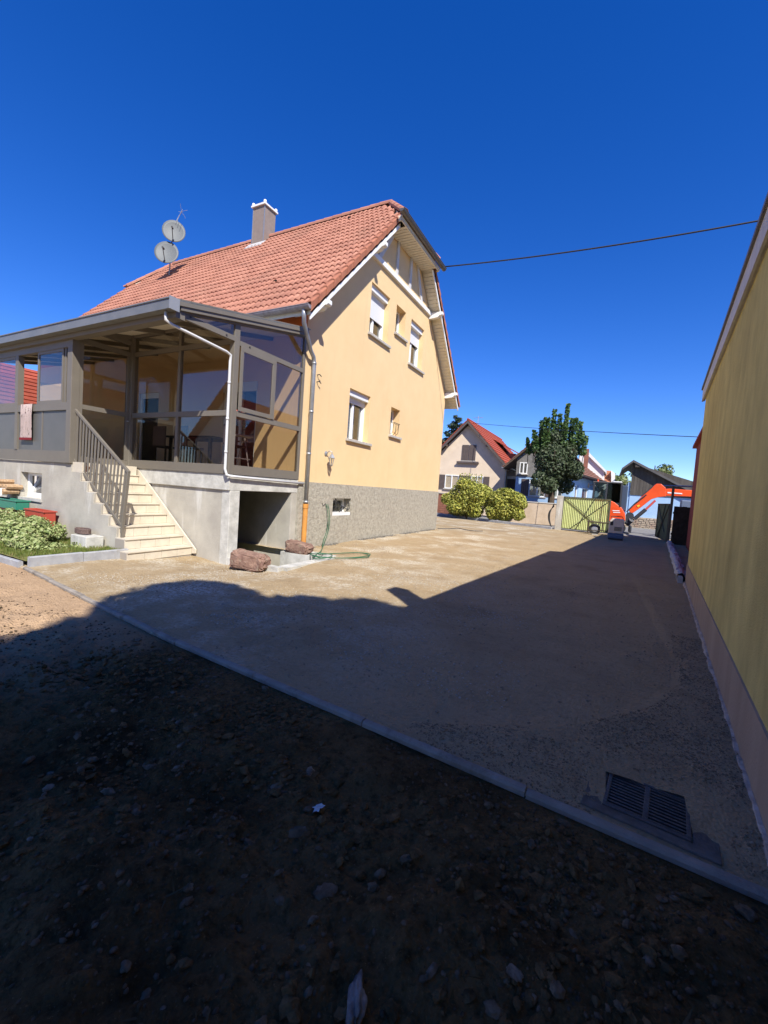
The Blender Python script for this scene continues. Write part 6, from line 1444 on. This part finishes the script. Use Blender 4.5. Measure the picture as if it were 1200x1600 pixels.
MB().box(ap.x+0.15, ap.x+0.45, yB-0.35, yB, ap.z-0.5, ap.z-0.25).build('purlin_end', m_bboard, Bn)
# far trees
m_con = leafmat('conifer_leaf', (0.03, 0.05, 0.028), (0.05, 0.075, 0.035), None, 2)
m_far = leafmat('far_leaf', (0.14, 0.18, 0.06), (0.24, 0.27, 0.10), None, 1)
def ftree(name, label, x, y, h, r, n, m, seed, conif=False, size=0.3):
    t = thing(name, label, 'tree', (x, y, 0)); rg = random.Random(seed)
    MB().tube([(x, y, -0.3), (x, y, h*0.5), (x, y, h*0.93)], [0.25, 0.16, 0.04], 8).build('trunk', m_bark, t); cn = []; rd = []
    if conif:
        for i in range(34):
            q = i/34; z = h*(0.25+0.74*q); rr = r*(1.05-q)*rg.uniform(0.7, 1.1); a = i*2.4; cn.append((x+rr*0.6*math.cos(a), y+rr*0.6*math.sin(a), z)); rd.append((rr*0.5+0.1, rr*0.5+0.1, 0.28))
    else:
        for i in range(16):
            a = rg.uniform(0, 6.28); q = rg.uniform(0.2, 0.8); cn.append((x+r*q*math.cos(a), y+r*q*math.sin(a), h*0.62+rg.uniform(-1, 1)*h*0.24)); rd.append((r*0.4, r*0.4, h*0.13))
    leaf_obj('crown', foliage(cn, rd, n, size, seed, shell=0.4), m, t); return t
c = at(711, 660, 46); ftree('conifer_tree', 'dark conifer rising behind the gable of the beige house', c.x+0.3, 46, 10.4, 5.2, 16000, m_con, 31, True, 0.26)
c = at(1024, 725, 52); ftree('far_tree', 'yellowish green treetop behind the dark barn roof', c.x, 52, 6.3, 2.0, 3500, m_far, 32)
c = at(968, 745, 50); ftree('far_tree', 'green bushy tree between the tiled roof and the barn', c.x, 50, 4.9, 1.5, 3000, m_far, 33)
for i, (px, h_) in enumerate(((640, 6), (850, 4.2), (1110, 5.5), (1190, 6))):
    c = at(px, 760, 70); ftree('far_tree', ['distant tree hidden behind the yellow house', 'distant low tree behind the blue house', 'distant tree beyond the barn', 'distant tree beyond the ochre wall'][i], c.x, 70, h_, 3, 2500, m_far, 40+i, size=0.5)
# overhead cables
def wire(a, b, sag, r, label):
    a, b = Vector(a), Vector(b); P = [a.lerp(b, i/24)-Vector((0, 0, sag*4*(i/24)*(1-i/24))) for i in range(25)]
    o = MB().tube(P, r, 6).build('overhead_cable', m_black, None, smooth=True); tag(o, label, 'cable')
c0 = Vector((VX+0.23, yh1+0.42, HZ-0.1)); c1 = at(1260, 331, 13.2)
wire(c0, c1, 0.12, 0.02, 'black overhead cable running from the roof tip out over the ochre wall')
wire(at(738, 661, 33.5), at(1130, 684.5, 20), 0.08, 0.016, 'thin overhead wire low across the sky behind the street tree')

# ================================================================== AROUND AND BEHIND THE CAMERA (casts the shade, shows in the glass)
def off(fx, fy, h): t_ = h/1.0355; return (fx+0.743*t_, fy-0.669*t_, h)
bt_ = thing('garden_tree', 'tall leafy garden tree behind the ochre house that shades the yard', 'tree', (3.3, -4.0, 0))
cn = []; rd = []
for fx, fy, h, r in ((-4.2, 3.25, 9.6, 0.95), (-3.6, 2.15, 9.0, 0.95), (-2.95, 3.75, 9.9, 0.72), (-2.35, 4.25, 9.4, 0.62), (-2.3, 3.0, 8.8, 0.95), (-2.7, 1.5, 8.6, 1.05), (-2.1, 0.3, 8.2, 1.25), (-3.45, 0.6, 8.6, 1.2), (-1.8, 4.0, 8.6, .8), (-3.3, 2.9, 9.4, 0.8), (-4.7, 3.55, 9.9, .5)):
    cn.append(off(fx, fy, h)); rd.append((r, r, r*0.9))
leaf_obj('crown', foliage(cn, rd, 34000, 0.2, 77, shell=0.25), m_far, bt_)
MB().tube([(3.3, -4.6, -0.1), (3.4, -4.3, 4), (3.4, -3.6, 8.6)], [0.3, 0.24, 0.12], 10).build('trunk', m_bark, bt_)
mb = MB()
for c in cn: mb.tube([(3.4, -4.2, 5.5), (Vector((3.4, -4.0, 7))+Vector(c))/2, c], [0.13, 0.09, 0.03], 6)
mb.build('limbs', m_bark, bt_)
rhs = thing('rear_house', 'pale grey gabled house with red roof across the yard behind the viewer', 'house', (-21, -8, 0))
m_greyr = mat('grey_render', (0.62, 0.60, 0.56), 0.95)
MB().prism([(-26, -9, -0.1), (-17.5, -9, -0.1), (-17.5, -9, 4.0), (-21.7, -9, 8.2), (-26, -9, 4.0)], (0, -8, 0)).build('walls', m_greyr, rhs)
for s_ in (1, -1):
    xe = -21.7+s_*4.9
    roof_courses(rhs, 'roof_tiles', m_rtile, (xe, -8.4, 3.5), (xe, -17.4, 3.5), (-21.7, -8.4, 8.4), (-21.7, -17.4, 8.4), 14, 0.08)
sd = thing('side_barn', 'red roofed barn behind the far end of the veranda', 'barn', (-25, 10, 0))
roof_courses(sd, 'roof_tiles', m_rtile, (-21.5, 3, 2.9), (-21.5, 18, 2.9), (-26, 3, 6.2), (-26, 18, 6.2), 16, 0.06)
MB().box(-29.5, -22, 3.3, 17.7, -0.1, 2.95).build('walls', m_greyr, sd)
